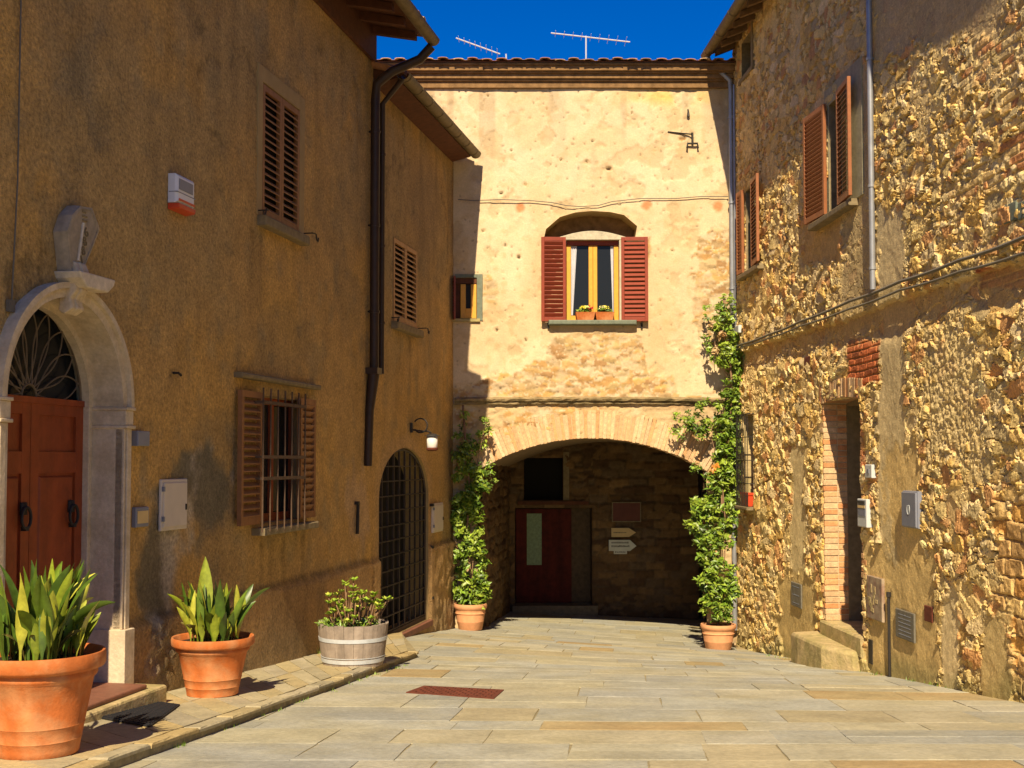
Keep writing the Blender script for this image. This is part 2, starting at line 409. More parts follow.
PALP = [(.40, .37, .255), (.385, .365, .275), (.42, .38, .25), (.385, .375, .295), (.415, .365, .23), (.37, .355, .27), (.44, .405, .285), (.42, .355, .205), (.395, .385, .30), (.36, .35, .28)]
rp = random.Random(11)
def XLf(Y): return -0.955 - .199 * (YF - Y)
def XRf(Y): return 3.64 + .0508 * (YF - Y)
b = B(); rot = R(-5.0); cr, sr = math.cos(rot), math.sin(rot)
def slab(b, P, dz, c, g=.002, ch=.003):
    Q = []
    for i in range(len(P)):
        p, q = P[i], P[(i + 1) % len(P)]; l = math.hypot(q[0] - p[0], q[1] - p[1]) + 1e-6; k = max(1, min(6, int(l / .16)))
        nx, ny = -(q[1] - p[1]) / l, (q[0] - p[0]) / l
        for j in range(k):
            o_ = rp.uniform(-.001, .005) if j else rp.uniform(.0, .004); t_ = j / k
            Q.append((p[0] + (q[0] - p[0]) * t_ + nx * o_, p[1] + (q[1] - p[1]) * t_ + ny * o_))
    P = Q
    n = len(P); cx = sum(p[0] for p in P) / n; cy = sum(p[1] for p in P) / n
    def ins(p, k):
        dx, dy = cx - p[0], cy - p[1]; l = math.hypot(dx, dy) + 1e-6; return (p[0] + dx / l * k, p[1] + dy / l * k)
    A = [ins(p, g) for p in P]; T = [ins(p, g + ch * 1.6) for p in P]
    tx, ty = rp.uniform(-.002, .002), rp.uniform(-.002, .002)
    def z(p, k): return g1(p[0], p[1]) + k + (p[0] - cx) * tx + (p[1] - cy) * ty
    V = [(*p, z(p, dz - .03)) for p in A] + [(*p, z(p, dz - ch * .7)) for p in A] + [(*p, z(p, dz)) for p in T]
    fs = [(i, (i + 1) % n, n + (i + 1) % n, n + i) for i in range(n)] + [(n + i, n + (i + 1) % n, 2 * n + (i + 1) % n, 2 * n + i) for i in range(n)] + [tuple(range(2 * n, 3 * n))]
    b.add(V, fs, c)
t = 1.0
while t < 25.5:
    hgt = rp.choice([.46, .56, .66, .78, .9]); s = -7 + rp.uniform(0, .8)
    sk0 = rp.uniform(-.02, .02)
    while s < 7.5:
        wdt = rp.choice([.45, .6, .8, 1.0, 1.2, 1.4])
        P = []
        for (a, c) in ((s, t), (s + wdt, t), (s + wdt, t + hgt), (s, t + hgt)):
            P.append((a * cr - c * sr, a * sr + c * cr))
        mx = sum(p[0] for p in P) / 4; my = sum(p[1] for p in P) / 4
        if XLf(my) - .4 < mx < XRf(my) + .4 and my < YB + .1 and not (my > YF and (mx < -1.1 or mx > 3.5)):
            c = np.array(rp.choice(PALP)) * rp.uniform(.78, .94) * np.array((.96, .985, 1.06))
            if rp.random() < .05: c = np.array((.40, .29, .14)) * rp.uniform(.75, .9)
            P = [(p[0] + rp.uniform(-.008, .008), p[1] + rp.uniform(-.008, .008)) for p in P]
            if rp.random() < .2 and hgt > .48:
                m1 = [(P[0][i] * .5 + P[3][i] * .5) for i in (0, 1)]; m2 = [(P[1][i] * .5 + P[2][i] * .5) for i in (0, 1)]
                slab(b, [P[0], P[1], m2, m1], rp.uniform(-.003, .004), tuple(c)); slab(b, [m1, m2, P[2], P[3]], rp.uniform(-.003, .004), tuple(c * rp.uniform(.85, 1.15)))
            else: slab(b, P, rp.uniform(-.0015, .002), tuple(c))
        s += wdt
    t += hgt
o = b.build('paving', M['paving'], cols=True, origin=(0, 10, 0))
tag(o, 'worn grey and ochre flagstone paving of the courtyard', 'paving', kind='structure')

# raised sidewalk along the plastered house
SW = .075
kA = gpx(60, 792); kB = gpx(419, 657.5); kC = gpx(402, 638)
def swp(p): return (p[0], p[1])
A = np.array(swp(kA)); Bq = np.array(swp(kB)); Cq = np.array(swp(kC))
dAB = (Bq - A) / np.linalg.norm(Bq - A); A0 = A - dAB * 5.0
b = B(); kb = B()
rp = random.Random(5)
Ltot = np.linalg.norm(Bq - A0)
s = 0
def wallpt(Y): return np.array((XLf(Y) - .05, Y))
PALS = [(.40, .32, .165), (.37, .32, .20), (.41, .31, .14), (.355, .31, .21), (.39, .30, .15)]
while s < Ltot - .05:
    l = min(rp.choice([.3, .42, .55, .7]), Ltot - s)
    p0 = A0 + dAB * s; p1 = A0 + dAB * (s + l)
    nrm = np.array((-dAB[1], dAB[0]))
    c = np.array(rp.choice(PALS)) * rp.uniform(.8, 1.1); kw = .13
    q0 = p0 + nrm * kw; q1 = p1 + nrm * kw
    slab(kb, [tuple(p0 + nrm * rp.uniform(-.012, .012)), tuple(p1 + nrm * rp.uniform(-.012, .012)), tuple(q1), tuple(q0)], SW + rp.uniform(-.006, .004), tuple(c), g=.002, ch=.016)
    s += l
nrows = 40
for i in range(nrows):
    f0, f1 = i / nrows, (i + 1) / nrows
    p0 = A0 + (Bq - A0) * f0 + nrm * .13; p1 = A0 + (Bq - A0) * f1 + nrm * .13
    w0 = wallpt(A0[1] + (Cq[1] - A0[1]) * f0); w1 = wallpt(A0[1] + (Cq[1] - A0[1]) * f1)
    if i == nrows - 1: w1 = Cq
    n = max(1, int(round(np.linalg.norm(w0 - p0) / 1.0)))
    for j in range(n):
        a, d = j / n, (j + 1) / n
        off = rp.uniform(-.1, .1) if j + 1 < n else 0
        c = np.array(rp.choice(PALS)) * rp.uniform(.85, 1.12)
        slab(b, [tuple(p0 + (w0 - p0) * a), tuple(p1 + (w1 - p1) * a), tuple(p1 + (w1 - p1) * d), tuple(p0 + (w0 - p0) * d)], SW + rp.uniform(-.003, .003), tuple(c), g=.005)
o = b.build('sidewalk', M['paving'], cols=True, origin=(-2.5, 8, 0)); tag(o, 'raised ochre stone sidewalk along the brown plastered house', 'sidewalk', kind='structure')
o = kb.build('kerb', M['paving'], cols=True, origin=(-2, 8, 0)); tag(o, 'chipped kerb stones edging the raised sidewalk', 'kerb', kind='structure')
b = B()
lowp = [tuple(A0), tuple(Bq), tuple(Cq), tuple(wallpt(A0[1]))]
ks = []
for k in range(41):
    f_ = k / 40; p = A0 + (Bq - A0) * f_ + nrm * .02; w_ = wallpt(A0[1] + (Cq[1] - A0[1]) * f_) if k < 40 else Cq
    ks.append((p, w_))
V = [(*p, g1(*p) + SW - .016) for p, w_ in ks] + [(*w_, g1(*w_) + SW - .016) for p, w_ in ks] + [(*p, g1(*p) - .03) for p, w_ in ks]
n = 41
b.add(V, [(i, i + 1, n + i + 1, n + i) for i in range(40)] + [(2 * n + i, 2 * n + i + 1, i + 1, i) for i in range(40)])
o = b.build('sidewalk_bed', M['joint'], origin=(-2.5, 8, 0)); tag(o, 'earth bed of the raised sidewalk', 'sidewalk', kind='structure')

# ================================================================== LEFT PLASTERED HOUSES
uj = L.px(372, 300)[0]; uend = (YF - 2.6) / math.cos(phi)
def pxL(u, v):
    Y = YF - u * math.cos(phi); return 755 - 5963 / Y, 461 - 1220 * v / Y
vpl = L.px(310, 577)[1]                      # top of the plinth
def fnL(u, v):
    x, y = pxL(u, v)
    H = (fbm(u * .9, v * .9, 3) - .5) * .02 + (fbm(u * 6, v * 6, 4) - .5) * .010
    c = np.zeros(u.shape + (3,)); c[:] = (.46, .278, .088)
    n1 = fbm(u * .55, v * .55, 21); n2 = fbm(u * 1.7, v * 1.2, 22); n3 = fbm(u * 5, v * 4, 23)
    c = mixc(c, np.array((.40, .26, .095)), sstep(.45, .62, n1))
    c = mixc(c, np.array((.52, .30, .075)), sstep(.5, .7, n2) * .7)
    c = mixc(c, np.array((.28, .21, .10)), sstep(.55, .75, n3) * .5)
    # bare grey patch and streak between the portal and the barred window
    st = np.exp(-((x - 205) / 32) ** 2 - ((y - 490) / 42) ** 2) * 1.3 + np.exp(-((x - 160) / 22) ** 2 - ((y - 570) / 62) ** 2) * 1.2
    st = sstep(.35, .75, st + (n3 - .5) * 1.0)
    c = mixc(c, mixc(np.array((.17, .14, .08)) + 0 * c, np.array((.44, .37, .26)) + 0 * c, sstep(.42, .58, fbm(u * 3.2, v * 2.2, 24))), st * .9); H = H - st * .012
    # grey film on the far upper wall, dark weathering under eave
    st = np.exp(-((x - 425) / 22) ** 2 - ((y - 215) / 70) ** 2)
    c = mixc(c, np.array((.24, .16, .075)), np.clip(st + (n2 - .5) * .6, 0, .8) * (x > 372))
    pl = sstep(vpl + .012, vpl - .012, v + (n2 - .5) * .02); H = H + pl * .045; dl = np.exp(-((v - vpl - .02) / .022) ** 2); c = c * (1 - .45 * dl[..., None])  # dark line painted above the plinth stands in for its shadow
    c = mixc(c, np.array((.36, .21, .08)), pl * .8)
    # broken plaster showing stones beside the portal foot
    br = np.exp(-((x - 158) / 15) ** 2 - ((y - 655) / 40) ** 2); br = sstep(.4, .6, br + (n3 - .5) * .8)
    f1, f2, idn = voro(u * 9, v * 9, 5)
    H = H + br * (-.035 + .05 * np.clip((f2 - f1) * 2, 0, 1)); c = mixc(c, pal(idn, [(.42, .32, .17), (.36, .25, .12), (.5, .4, .25)]), br * .9)
    # rough foot of the corner house
    ft = sstep(430, 436, x) * sstep(540, 560, y); H = H + ft * ((fbm(u * 9, v * 9, 8) - .45) * .07); c = mixc(c, np.array((.46, .29, .11)), ft * .7)
    # rain stains under sills and eave, damp foot
    for (a, d, yy) in ((250, 305, 238), (392, 418, 335), (255, 305, 533)):
        v_ = L.px((a + d) / 2, yy)[1]; ua_, ub_ = L.px(d, yy)[0], L.px(a, yy)[0]
        k = sstep(ua_ - .12, ua_ + .05, u) * sstep(ub_ + .12, ub_ - .05, u) * sstep(.02, -.06, v - v_) * np.exp((v - v_) / .55) * sstep(.35, .65, vn(u * 9, v * .6, 25))
        c = c * (1 - .45 * np.clip(k, 0, 1)[..., None])
    k = sstep(.55, .75, vn(u * 5.5, v * .35, 26)) * sstep(1.5, 4.5, v) * .16; c = c * (1 - k[..., None])
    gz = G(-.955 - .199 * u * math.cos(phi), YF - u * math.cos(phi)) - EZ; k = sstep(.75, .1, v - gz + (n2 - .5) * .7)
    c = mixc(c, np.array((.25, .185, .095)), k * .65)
    k = sstep(.018, .006, np.abs(fbm(u * .9, v * .9, 27, 5) - .5)) * sstep(.5, .6, n1); c = c * (1 - .35 * k[..., None]); H = H - k * .006
    pr = sstep(.585, .605, fbm(u * .8 + 3, v * .8, 28, 5)); c = mixc(c, c * np.array((.80, .84, .95)), pr * .8); H = H - pr * .006
    # smoother, paler band round the gate
    gd = np.hypot((u - guc) / (gru + .16), np.maximum(v - gsp, 0) / (gtop - gsp + .16)); k = sstep(1.12, .98, gd + (n2 - .5) * .15) * (v > gbot - .3)
    c = mixc(c, np.array((.44, .275, .115)), k * .7)
    k = np.exp(-((x - 358) / 14) ** 2 - ((y - 510) / 45) ** 2); c = mixc(c, np.array((.46, .30, .16)), sstep(.3, .7, k + (n3 - .5) * .8) * .7)
    # a few knocks
    for (a, d, r) in ((172, 373, .03), (60, 470, .02), (330, 300, .015)):
        uu, vv = L.px(a, d); k = np.exp(-((u - uu) ** 2 + (v - vv) ** 2) / r ** 2); H = H - k * .03; c = c * (1 - .5 * k[..., None])
    return H, c

# ---- portal geometry
u_far, vsp = L.px(124, 407, .06); u_near = L.px(8, 405, .06)[0]
uc = (u_far + u_near) / 2; Rp = (u_near - u_far) / 2
vstep = L.px(118, 682)[1]                     # top of the threshold
def arch(uc, v0, r, ru=None, n=28, a0=0, a1=math.pi):
    ru = ru or r
    return [(uc + ru * math.cos(a0 + (a1 - a0) * i / n), v0 + r * math.sin(a0 + (a1 - a0) * i / n)) for i in range(n + 1)]
vlow = -3.4
portal_poly = [(uc - Rp, vlow), (uc + Rp, vlow)] + arch(uc, vsp, Rp)
# ---- window openings
def lr(x0, y0, x1, y1):
    a, b_ = L.px(x0, y0), L.px(x1, y1); return a, b_
wU = (L.px(299, 110)[0], L.px(262, 83)[0], L.px(280, 226)[1], L.px(280, 96)[1])      # u0,u1,v0,v1 upper shutters
wLo = (L.px(303, 515)[0], L.px(260, 520)[0], L.px(280, 521)[1], L.px(280, 398)[1])   # barred window opening
wS = (L.px(416.5, 250)[0], L.px(393, 238)[0], L.px(405, 326)[1], L.px(405, 244)[1])  # small shutters of the rear house
# gate
g0, g1_, = L.px(428, 560)[0], L.px(378.5, 560)[0]
guc = (g0 + g1_) / 2; gru = (g1_ - g0) / 2; gsp = L.px(403, 497)[1]; gtop = L.px(405, 448)[1]; gbot = L.px(404, 631)[1]
gate_poly = [(g0, gbot), (g1_, gbot)] + [(guc + gru * math.cos(t), gsp + (gtop - gsp) * math.sin(t)) for t in np.linspace(0, math.pi, 25)]
vt1 = 5.55; vt2 = 4.90

h1 = thing('plastered_house', L.pt(uc, vlow + 1.2, 0), 'tall brown plastered house with arched stone portal, wooden door and deep dark eave', 'house')
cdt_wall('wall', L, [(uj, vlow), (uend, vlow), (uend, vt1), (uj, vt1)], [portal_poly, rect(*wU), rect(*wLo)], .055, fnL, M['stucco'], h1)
B().box(L, uend, uend + .3, vlow, vt1, -6, 0, (.36, .22, .09)).build('side_wall', M['stucco'], h1, cols=True)
B().box(L, uj - .005, uj + .25, 4.5, vt1 + .9, -6, -.02, (.36, .22, .09)).build('gable_wall', M['stucco'], h1, cols=True)
# eave of the tall house: deep at far end; unseen near span shaped shallower to let sun in
def tiles_row(b, f, u0, u1, w0, v0, w1, v1, sp=.19, r=.075, rr=random.Random(3), flat=1.0):
    n = int(abs(u1 - u0) / sp)
    for i in range(n):
        u = u0 + (u1 - u0) * (i + .5) / n + rr.uniform(-.012, .012); dv = rr.uniform(-.014, .012); dw = rr.uniform(-.02, .02); c = tuple(np.array(rr.choice([(.36, .17, .08), (.42, .24, .12), (.30, .18, .10), (.46, .30, .16), (.40, .20, .09)])) * rr.uniform(.8, 1.1))
        m = 7
        A = [(r * math.cos(a), flat * r * math.sin(a)) for a in np.linspace(0, math.pi, m)]; I = [((r - .015) * math.cos(a), flat * (r - .015) * math.sin(a) - .006) for a in np.linspace(math.pi, 0, m)]
        pr = A + I
        P = [f.pt(u + a, v0 + dv + d, w0 + dw) for a, d in pr] + [f.pt(u + a * .85, v1 + dv + d, w1) for a, d in pr]
        k = len(pr)
        b.add(P, [(j, (j + 1) % k, k + (j + 1) % k, k + j) for j in range(k)] + [tuple(range(k))[::-1], tuple(range(k, 2 * k))], c)
        um = u + sp / 2
        pr = [(-r, .02), (-r * .6, -.025), (0, -.04), (r * .6, -.025), (r, .02), (r, .03), (0, -.028), (-r, .03)]
        P = [f.pt(um + a, v0 + dv + d * flat, w0 - .03) for a, d in pr] + [f.pt(um + a, v1 + dv + d * flat, w1) for a, d in pr]; k = len(pr)
        b.add(P, [(j, (j + 1) % k, k + (j + 1) % k, k + j) for j in range(k)] + [tuple(range(k))[::-1], tuple(range(k, 2 * k))], c)
def half_pipe(r, t=.006, n=12):
    o_ = [(r * math.cos(a), r * math.sin(a)) for a in np.linspace(math.pi, 2 * math.pi, n)]
    i_ = [((r - t) * math.cos(a), (r - t) * math.sin(a)) for a in np.linspace(2 * math.pi, math.pi, n)]
    return o_ + i_
OV = .70; ust = (YF - 13.0) / math.cos(phi)
b = B(); b.sweep(L, [(0.004, 5.13), (.05, 5.13), (.05, 5.62), (.004, 5.62)], uj + .01, uend)
b.build('fascia_board', M['beam'], h1)
for ua, ub, ov in ((uj, ust, OV), (ust + .002, uend, .38)):
    vo = 5.57 - .19 * ov / .92; i = 0
    while ua + .12 + i * .5 < ub - .1:
        u = ua + .12 + i * .5; i += 1
        B().sweep(L, [(.052, 5.45), (ov - .08, vo - .09), (ov - .08, vo + .0), (.052, 5.56)], u, u + .09).build('rafter', M['beam'], h1)
    b = B(); b.sweep(L, [(-6, 7.6), (-6, 7.5), (0, 5.57), (ov, vo), (ov, vo + .06), (0, 5.66)], ua - .02, ub + (.15 if ub == uend else 0))
    rf = b.build('roof', M['beam'], h1)
    b = B(); gw, gv = ov + .085, vo - .02
    b.sweep(L, [(gw + w, gv + v) for w, v in half_pipe(.085)], ua - .06 * (ua == uj), ub + .1 * (ub == uend))
    b.prism(L.hinge(ua - .06 * (ua == uj), gw, 90), [(w, gv + v) for w, v in half_pipe(.085)[:12]], -.004, .004)
    b.build('gutter', M['gutter'], h1)
    b = B(); tiles_row(b, L, ua - .02, ub, ov + .05, vo + .08, -1.5, 6.1); b.build('tiles', M['tile'], rf, cols=True)
b = B()   # downpipe of the tall house
r_ = .052; u1_, u2_ = L.px(368.5, 200)[0], L.px(377, 200)[0]
vb1 = L.px(368, 372)[1]
b.tube([L.pt(uj - .0, 5.30, OV + .08), L.pt(uj, 5.14, OV - .08), L.pt(u1_, 4.95, .3), L.pt(u1_, 4.8, .1), L.pt(u1_, 4.6, .085), L.pt(u1_, vb1, .085)], r_ * 1.15, 12)
for v in (4.2, 3.0, 1.9): b.tube([L.pt(u1_, v, .085), L.pt(u1_, v - .03, .085)], r_ * 1.3, 12); b.box(L, u1_ - .01, u1_ + .01, v - .02, v, 0, .06)
b.build('downpipe', M['pipe_brown'], h1, smooth=False, auto=40)
b = B(); b.tube([L.pt(u1_ + .02, vb1 + .02, .085), L.pt(u1_ + .02, vb1 - .04, .085), L.pt(u1_ + .05, L.px(361, 410)[1], .045), L.pt(u1_ + .09, L.px(361, 466)[1], .04)], [.075, .075, .055, .05], 12)
b.box(L, u1_ - .09, u1_ + .1, vb1 - .03, vb1 + .05, 0, .16)
b.build('pipe_foot', M['pipe_brown'], h1, auto=40)

# ---- portal parts
D0 = -.27
ps = thing('portal_surround', (0, 0, 0), None, None); ps.parent = h1; ps.location = (0, 0, 0)
b = B()
RO = Rp + .095
for (ra, rb, w) in ((Rp, RO, .055), (Rp + .075, RO + .0, .075), (RO - .03, RO + .012, .09)):
    n = 40
    for i in range(n):
        a0, a1 = math.pi * i / n, math.pi * (i + 1) / n
        q = [(uc + ra * math.cos(a0), vsp + ra * math.sin(a0)), (uc + rb * math.cos(a0), vsp + rb * math.sin(a0)), (uc + rb * math.cos(a1), vsp + rb * math.sin(a1)), (uc + ra * math.cos(a1), vsp + ra * math.sin(a1))]
        b.prism(L, q, -.01, w)
b.build('archivolt', M['travertine'], ps)
inner = [(uc - Rp, vstep), (uc - Rp, vsp)] + arch(uc, vsp, Rp)[::-1] + [(uc + Rp, vsp), (uc + Rp, vstep)]
bb = reveal(L, inner, .055, -.82, closed=False)
# inner rebate ring
ri = Rp - .05
for i in range(40):
    a0, a1 = math.pi * i / 40, math.pi * (i + 1) / 40
    bb.prism(L, [(uc + ri * math.cos(a0), vsp + ri * math.sin(a0)), (uc + (Rp + .01) * math.cos(a0), vsp + (Rp + .01) * math.sin(a0)), (uc + (Rp + .01) * math.cos(a1), vsp + (Rp + .01) * math.sin(a1)), (uc + ri * math.cos(a1), vsp + ri * math.sin(a1))], D0, D0 + .07)
bb.build('arch_soffit', M['travertine'], ps)
for sg in (-1, 1):
    b = B(); ui = uc + sg * Rp; uo = uc + sg * RO
    def bx(ua, ub, *a): b.box(L, min(ua, ub), max(ua, ub), *a)
    vcap0, vcap1 = vsp - .165, vsp + .0; vb_ = L.px(120, 628)[1]
    bx(ui, uo - sg * .0, vb_, vcap0, -.01, .055); bx(uo - sg * .06, uo + sg * .004, vb_, vcap0, -.01, .075); bx(ui + sg * .002, ui + sg * .025, vb_, vcap0, .0, .066)
    bx(ui - sg * .012, uo + sg * .03, vcap0, vcap0 + .025, D0 + .03, .095); bx(ui - sg * .012, uo + sg * .03, vcap1 - .025, vcap1 + .0, D0 + .03, .095)
    bx(ui - sg * .004, uo + sg * .018, vcap0 + .025, vcap1 - .025, D0 + .03, .08)
    bx(ui - sg * .02, uo + sg * .035, vstep - .02, vb_, -.2, .105)
    bx(ui + sg * .0, ui - sg * .05, vstep, vsp, D0, D0 + .07)
    b.build('pilaster', M['travertine'], ps, bevel=.006)
b = B()   # keystone scroll
prof = [(.0, .30), (.13, .28), (.16, .22), (.13, .15), (.15, .08), (.10, .02), (.12, -.05), (.05, -.09), (0, -.07)]
vk = vsp + Rp - .03
kf = L
for du, k in ((0, 1.0), (-.05, .9), (.05, .9)):
    b.sweep(L, [(w * k, vk + v) for w, v in prof], uc + du - .03, uc + du + .03)
b.build('keystone', M['travertine'], ps, bevel=.01)
# threshold
b = B(); b.box(L, uc - RO - .08, uc + RO + .08, vlow, vstep - .022, D0 - .02, .36); b.build('door_step', M['stepstone'], h1, bevel=.02)
b = B(); b.box(L, uc - Rp + .03, uc + Rp - .03, vstep - .02, vstep + .015, D0 - .02, .30); b.build('threshold', M['redsill'], h1, bevel=.012)
# door leaves
d = thing('door', (0, 0, 0), None, None); d.parent = h1; d.location = (0, 0, 0)
for sg in (-1, 1):
    b = B(); a0, a1 = (uc - Rp + .05, uc - .003) if sg < 0 else (uc + .003, uc + Rp - .05)
    v0, v1 = vstep + .016, vsp + .0; w = D0 - .0
    b.box(L, a0, a1, v0, v1, w - .05, w)
    st = .10
    b.box(L, a0, a0 + st, v0, v1, w, w + .02); b.box(L, a1 - st, a1, v0, v1, w, w + .02)
    hs = [v0, v0 + (v1 - v0) * .14, v0 + (v1 - v0) * .17, v0 + (v1 - v0) * .76, v0 + (v1 - v0) * .82, v1]
    for q in ((hs[0], hs[0] + .1), (hs[1], hs[2] + .03), (hs[3], hs[4] + .03), (hs[5] - .08, hs[5])): b.box(L, a0 + st, a1 - st, q[0], q[1], w, w + .019)
    for q in ((hs[2] + .05, hs[3] - .02),): b.box(L, a0 + st + .02, a1 - st - .02, q[0], q[1], w, w + .016, ch=.014)
    lf = b.build('door_leaf', M['doorwood'], d, bevel=.003)
for sg, x, y in ((-1, 68, 515), (1, 20, 518)):
    u, v = L.px(x, y, D0); b = B()
    b.lathe((0, 0, 0), [(0, 0)], 3) if 0 else None
    b.box(L, u - .035, u + .035, v + .02, v + .11, D0 + .018, D0 + .04, ch=.01)
    b.tube([L.pt(u + .055 * math.sin(t), v + .0 + .075 * math.cos(t), D0 + .05 + .0 * t) for t in np.linspace(0, 2 * math.pi, 25)], .011, 8, caps=False)
    b.box(L, u - .02, u + .02, v - .09, v - .06, D0 + .018, D0 + .06)
    b.build('door_knocker', M['iron'], d, auto=50)
# fanlight
fl = thing('fanlight', (0, 0, 0), None, None); fl.parent = h1; fl.location = (0, 0, 0)
b = B(); b.box(L, uc - Rp + .04, uc + Rp - .04, vsp + .0, vsp + .045, D0 - .03, D0 + .03); b.build('transom', M['doorwood'], fl)
b = B(); b.prism(L, arch(uc, vsp + .03, ri + .02, n=30), D0 - .06, D0 - .05); b.build('pane', M['glass'], fl)
b = B(); fr = ri - .01; o0 = (uc, vsp + .06)
b.tube([L.pt(uc + fr * math.cos(t), vsp + .03 + fr * math.sin(t), D0) for t in np.linspace(0, math.pi, 30)], .012, 6)
b.tube([L.pt(uc + .09 * math.cos(t), vsp + .045 + .09 * math.sin(t), D0) for t in np.linspace(0, math.pi, 16)], .010, 6)
for k in range(9):
    a = R(12 + k * 19.5); 
    for sg in (-1, 1):
        pts = []
        for i in range(13):
            s = i / 12; rr = .10 + s * (fr - .12); off = sg * .085 * math.sin(math.pi * s) ** .9 * (0.6 + .8 * s)
            pts.append(L.pt(uc + rr * math.cos(a) - off * math.sin(a), vsp + .04 + rr * math.sin(a) + off * math.cos(a), D0))
        b.tube(pts, .006, 5)
b.build('fan_grille', M['fangrille'], fl, auto=60)
b = B(); b.prism(L, rect(uc - Rp, uc + Rp, vlow, vsp + Rp), -.8, -.75); b.build('backing', M['dark'], h1)

# ---- upper shuttered window
def shut_window(parent, f, w, m, sillm, hooks=True, sill_over=.1):
    u0, u1, v0, v1 = w
    wn = thing('window', (0, 0, 0), None, None); wn.parent = parent; wn.location = (0, 0, 0)
    reveal(f, rect(*w), .004, -.06).build('window_frame', M['cream_band'], wn)
    b = B(); b.prism(f, rect(*w), -.10, -.06); b.build('backing', M['dark'], wn)
    um = (u0 + u1) / 2
    for (a, c) in ((u0 + .006, um - .004), (um + .004, u1 - .006)):
        shutter_mesh(f, a, c, v0 + .01, v1 - .01, -.028, t=.042, pitch=.072, op=True).build('shutter', m, wn)
    b = B(); b.box(f, u0 - sill_over, u1 + sill_over, v0 - .105, v0 - .004, -.05, .10, ch=.012); b.build('sill', sillm, wn)
    if hooks:
        for uu, s in ((u0 - sill_over - .05, -1), (u1 + sill_over + .02, 1)):
            b = B(); b.tube([f.pt(uu - .02 * s, v0 + .04, 0), f.pt(uu - .02 * s, v0 + .04, .12), f.pt(uu + s * .05, v0 + .04, .13), f.pt(uu + s * .07, v0 - .02, .13), f.pt(uu + s * .11, v0 - .03, .13), f.pt(uu + s * .12, v0 + .01, .13)], .008, 6)
            b.build('shutter_hook', M['iron'], wn)
    return wn
M['cream_band'] = mat('window_plaster_band', (.36, .245, .10), var=.12, bump=.3)
w1 = shut_window(h1, L, wU, M['shutter_brown'], M['sillstone'])
b = B()
u0, u1, v0, v1 = wU
for q in (rect(u0 - .14, u0 - .004, v0 - .003, v1 + .16), rect(u1 + .004, u1 + .12, v0 - .003, v1 + .16), rect(u0 - .004, u1 + .004, v1 + .004, v1 + .16)):
    b.prism(L, q, -.02, .016)
b.build('plaster_band', M['cream_band'], w1, bevel=.004)

# ---- barred lower window
u0, u1, v0, v1 = wLo
wn = thing('window', (0, 0, 0), None, None); wn.parent = h1; wn.location = (0, 0, 0)
reveal(L, rect(*wLo), .004, -.2).build('window_reveal', M['cream_band'], wn)
b = B(); um = (u0 + u1) / 2
for q in ((u0, u0 + .06), (um - .04, um + .04), (u1 - .06, u1)): b.box(L, q[0], q[1], v0, v1, -.17, -.12)
b.box(L, u0 + .06, u1 - .06, v0, v0 + .08, -.168, -.122); b.box(L, u0 + .06, u1 - .06, v1 - .07, v1, -.168, -.122)
b.build('window_frame', M['doorwood'], wn)
b = B(); b.box(L, u0, u1, v0, v1, -.16, -.15); b.build('pane', M['glass'], wn)
for ua, ub, mm in ((u1 - .21, u1 - .06, 'green_curtain'), (um - .20, um - .03, 'dull_curtain')):
    b = B(); n = 24
    P = [L.pt(ua + (ub - ua) * i / n, vv, -.144 + .006 * math.sin(i * 1.7)) for vv in (v0 + .09, v1 - .08) for i in range(n + 1)]
    b.add(P, [(i, i + 1, n + 2 + i, n + 1 + i) for i in range(n)]); b.build('curtain', M[mm], wn, smooth=True)
b = B(); b.prism(L, rect(*wLo), -.3, -.28); b.build('backing', M['dark'], wn)
ul0, ul1 = L.px(262, 450, .07)[0], L.px(240.5, 450, .07)[0]
ur0, ur1 = L.px(315, 450, .07)[0], L.px(300.5, 450, .07)[0]
shv0, shv1 = L.px(250, 524)[1], L.px(250, 392)[1]
shutter_mesh(L.hinge(ul0, .03, 1), 0, ul1 - ul0, shv0, shv1, 0, t=.045, pitch=.07, op=True).build('shutter', M['shutter_brown'], wn)
shutter_mesh(L.hinge(ur1, .03, 179), 0, ur1 - ur0, shv0, shv1, -.045, t=.045, pitch=.07).build('shutter', M['shutter_brown'], wn)
b = B(); b.box(L, L.px(314, 390)[0], L.px(234, 380)[0], L.px(270, 383)[1], L.px(270, 378)[1], -.02, .09, ch=.012); b.build('lintel_hood', M['sillstone'], wn)
b = B(); b.box(L, L.px(306, 530)[0], L.px(252, 530)[0], L.px(270, 533)[1], L.px(270, 526)[1], -.02, .15, ch=.01); b.build('sill', M['sillstone'], wn)
b = B(); gu0, gu1 = L.px(305, 450, .15)[0], L.px(263, 450, .15)[0]; gv0, gv1 = L.px(280, 530, .15)[1], L.px(280, 390, .15)[1]
for i in range(7):
    u = gu0 + (gu1 - gu0) * i / 6; b.tube([L.pt(u, gv0, .15), L.pt(u, gv1, .15)], .009, 6)
for y in (404, 457, 478):
    v = L.px(280, y, .15)[1]; b.box(L, gu0 - .01, gu1 + .01, v - .016, v + .016, .138, .162)
    for u in (gu0, gu1): b.box(L, u - .01, u + .01, v - .01, v + .01, -.02, .14)
b.build('window_grille', M['grille'], wn, auto=50)

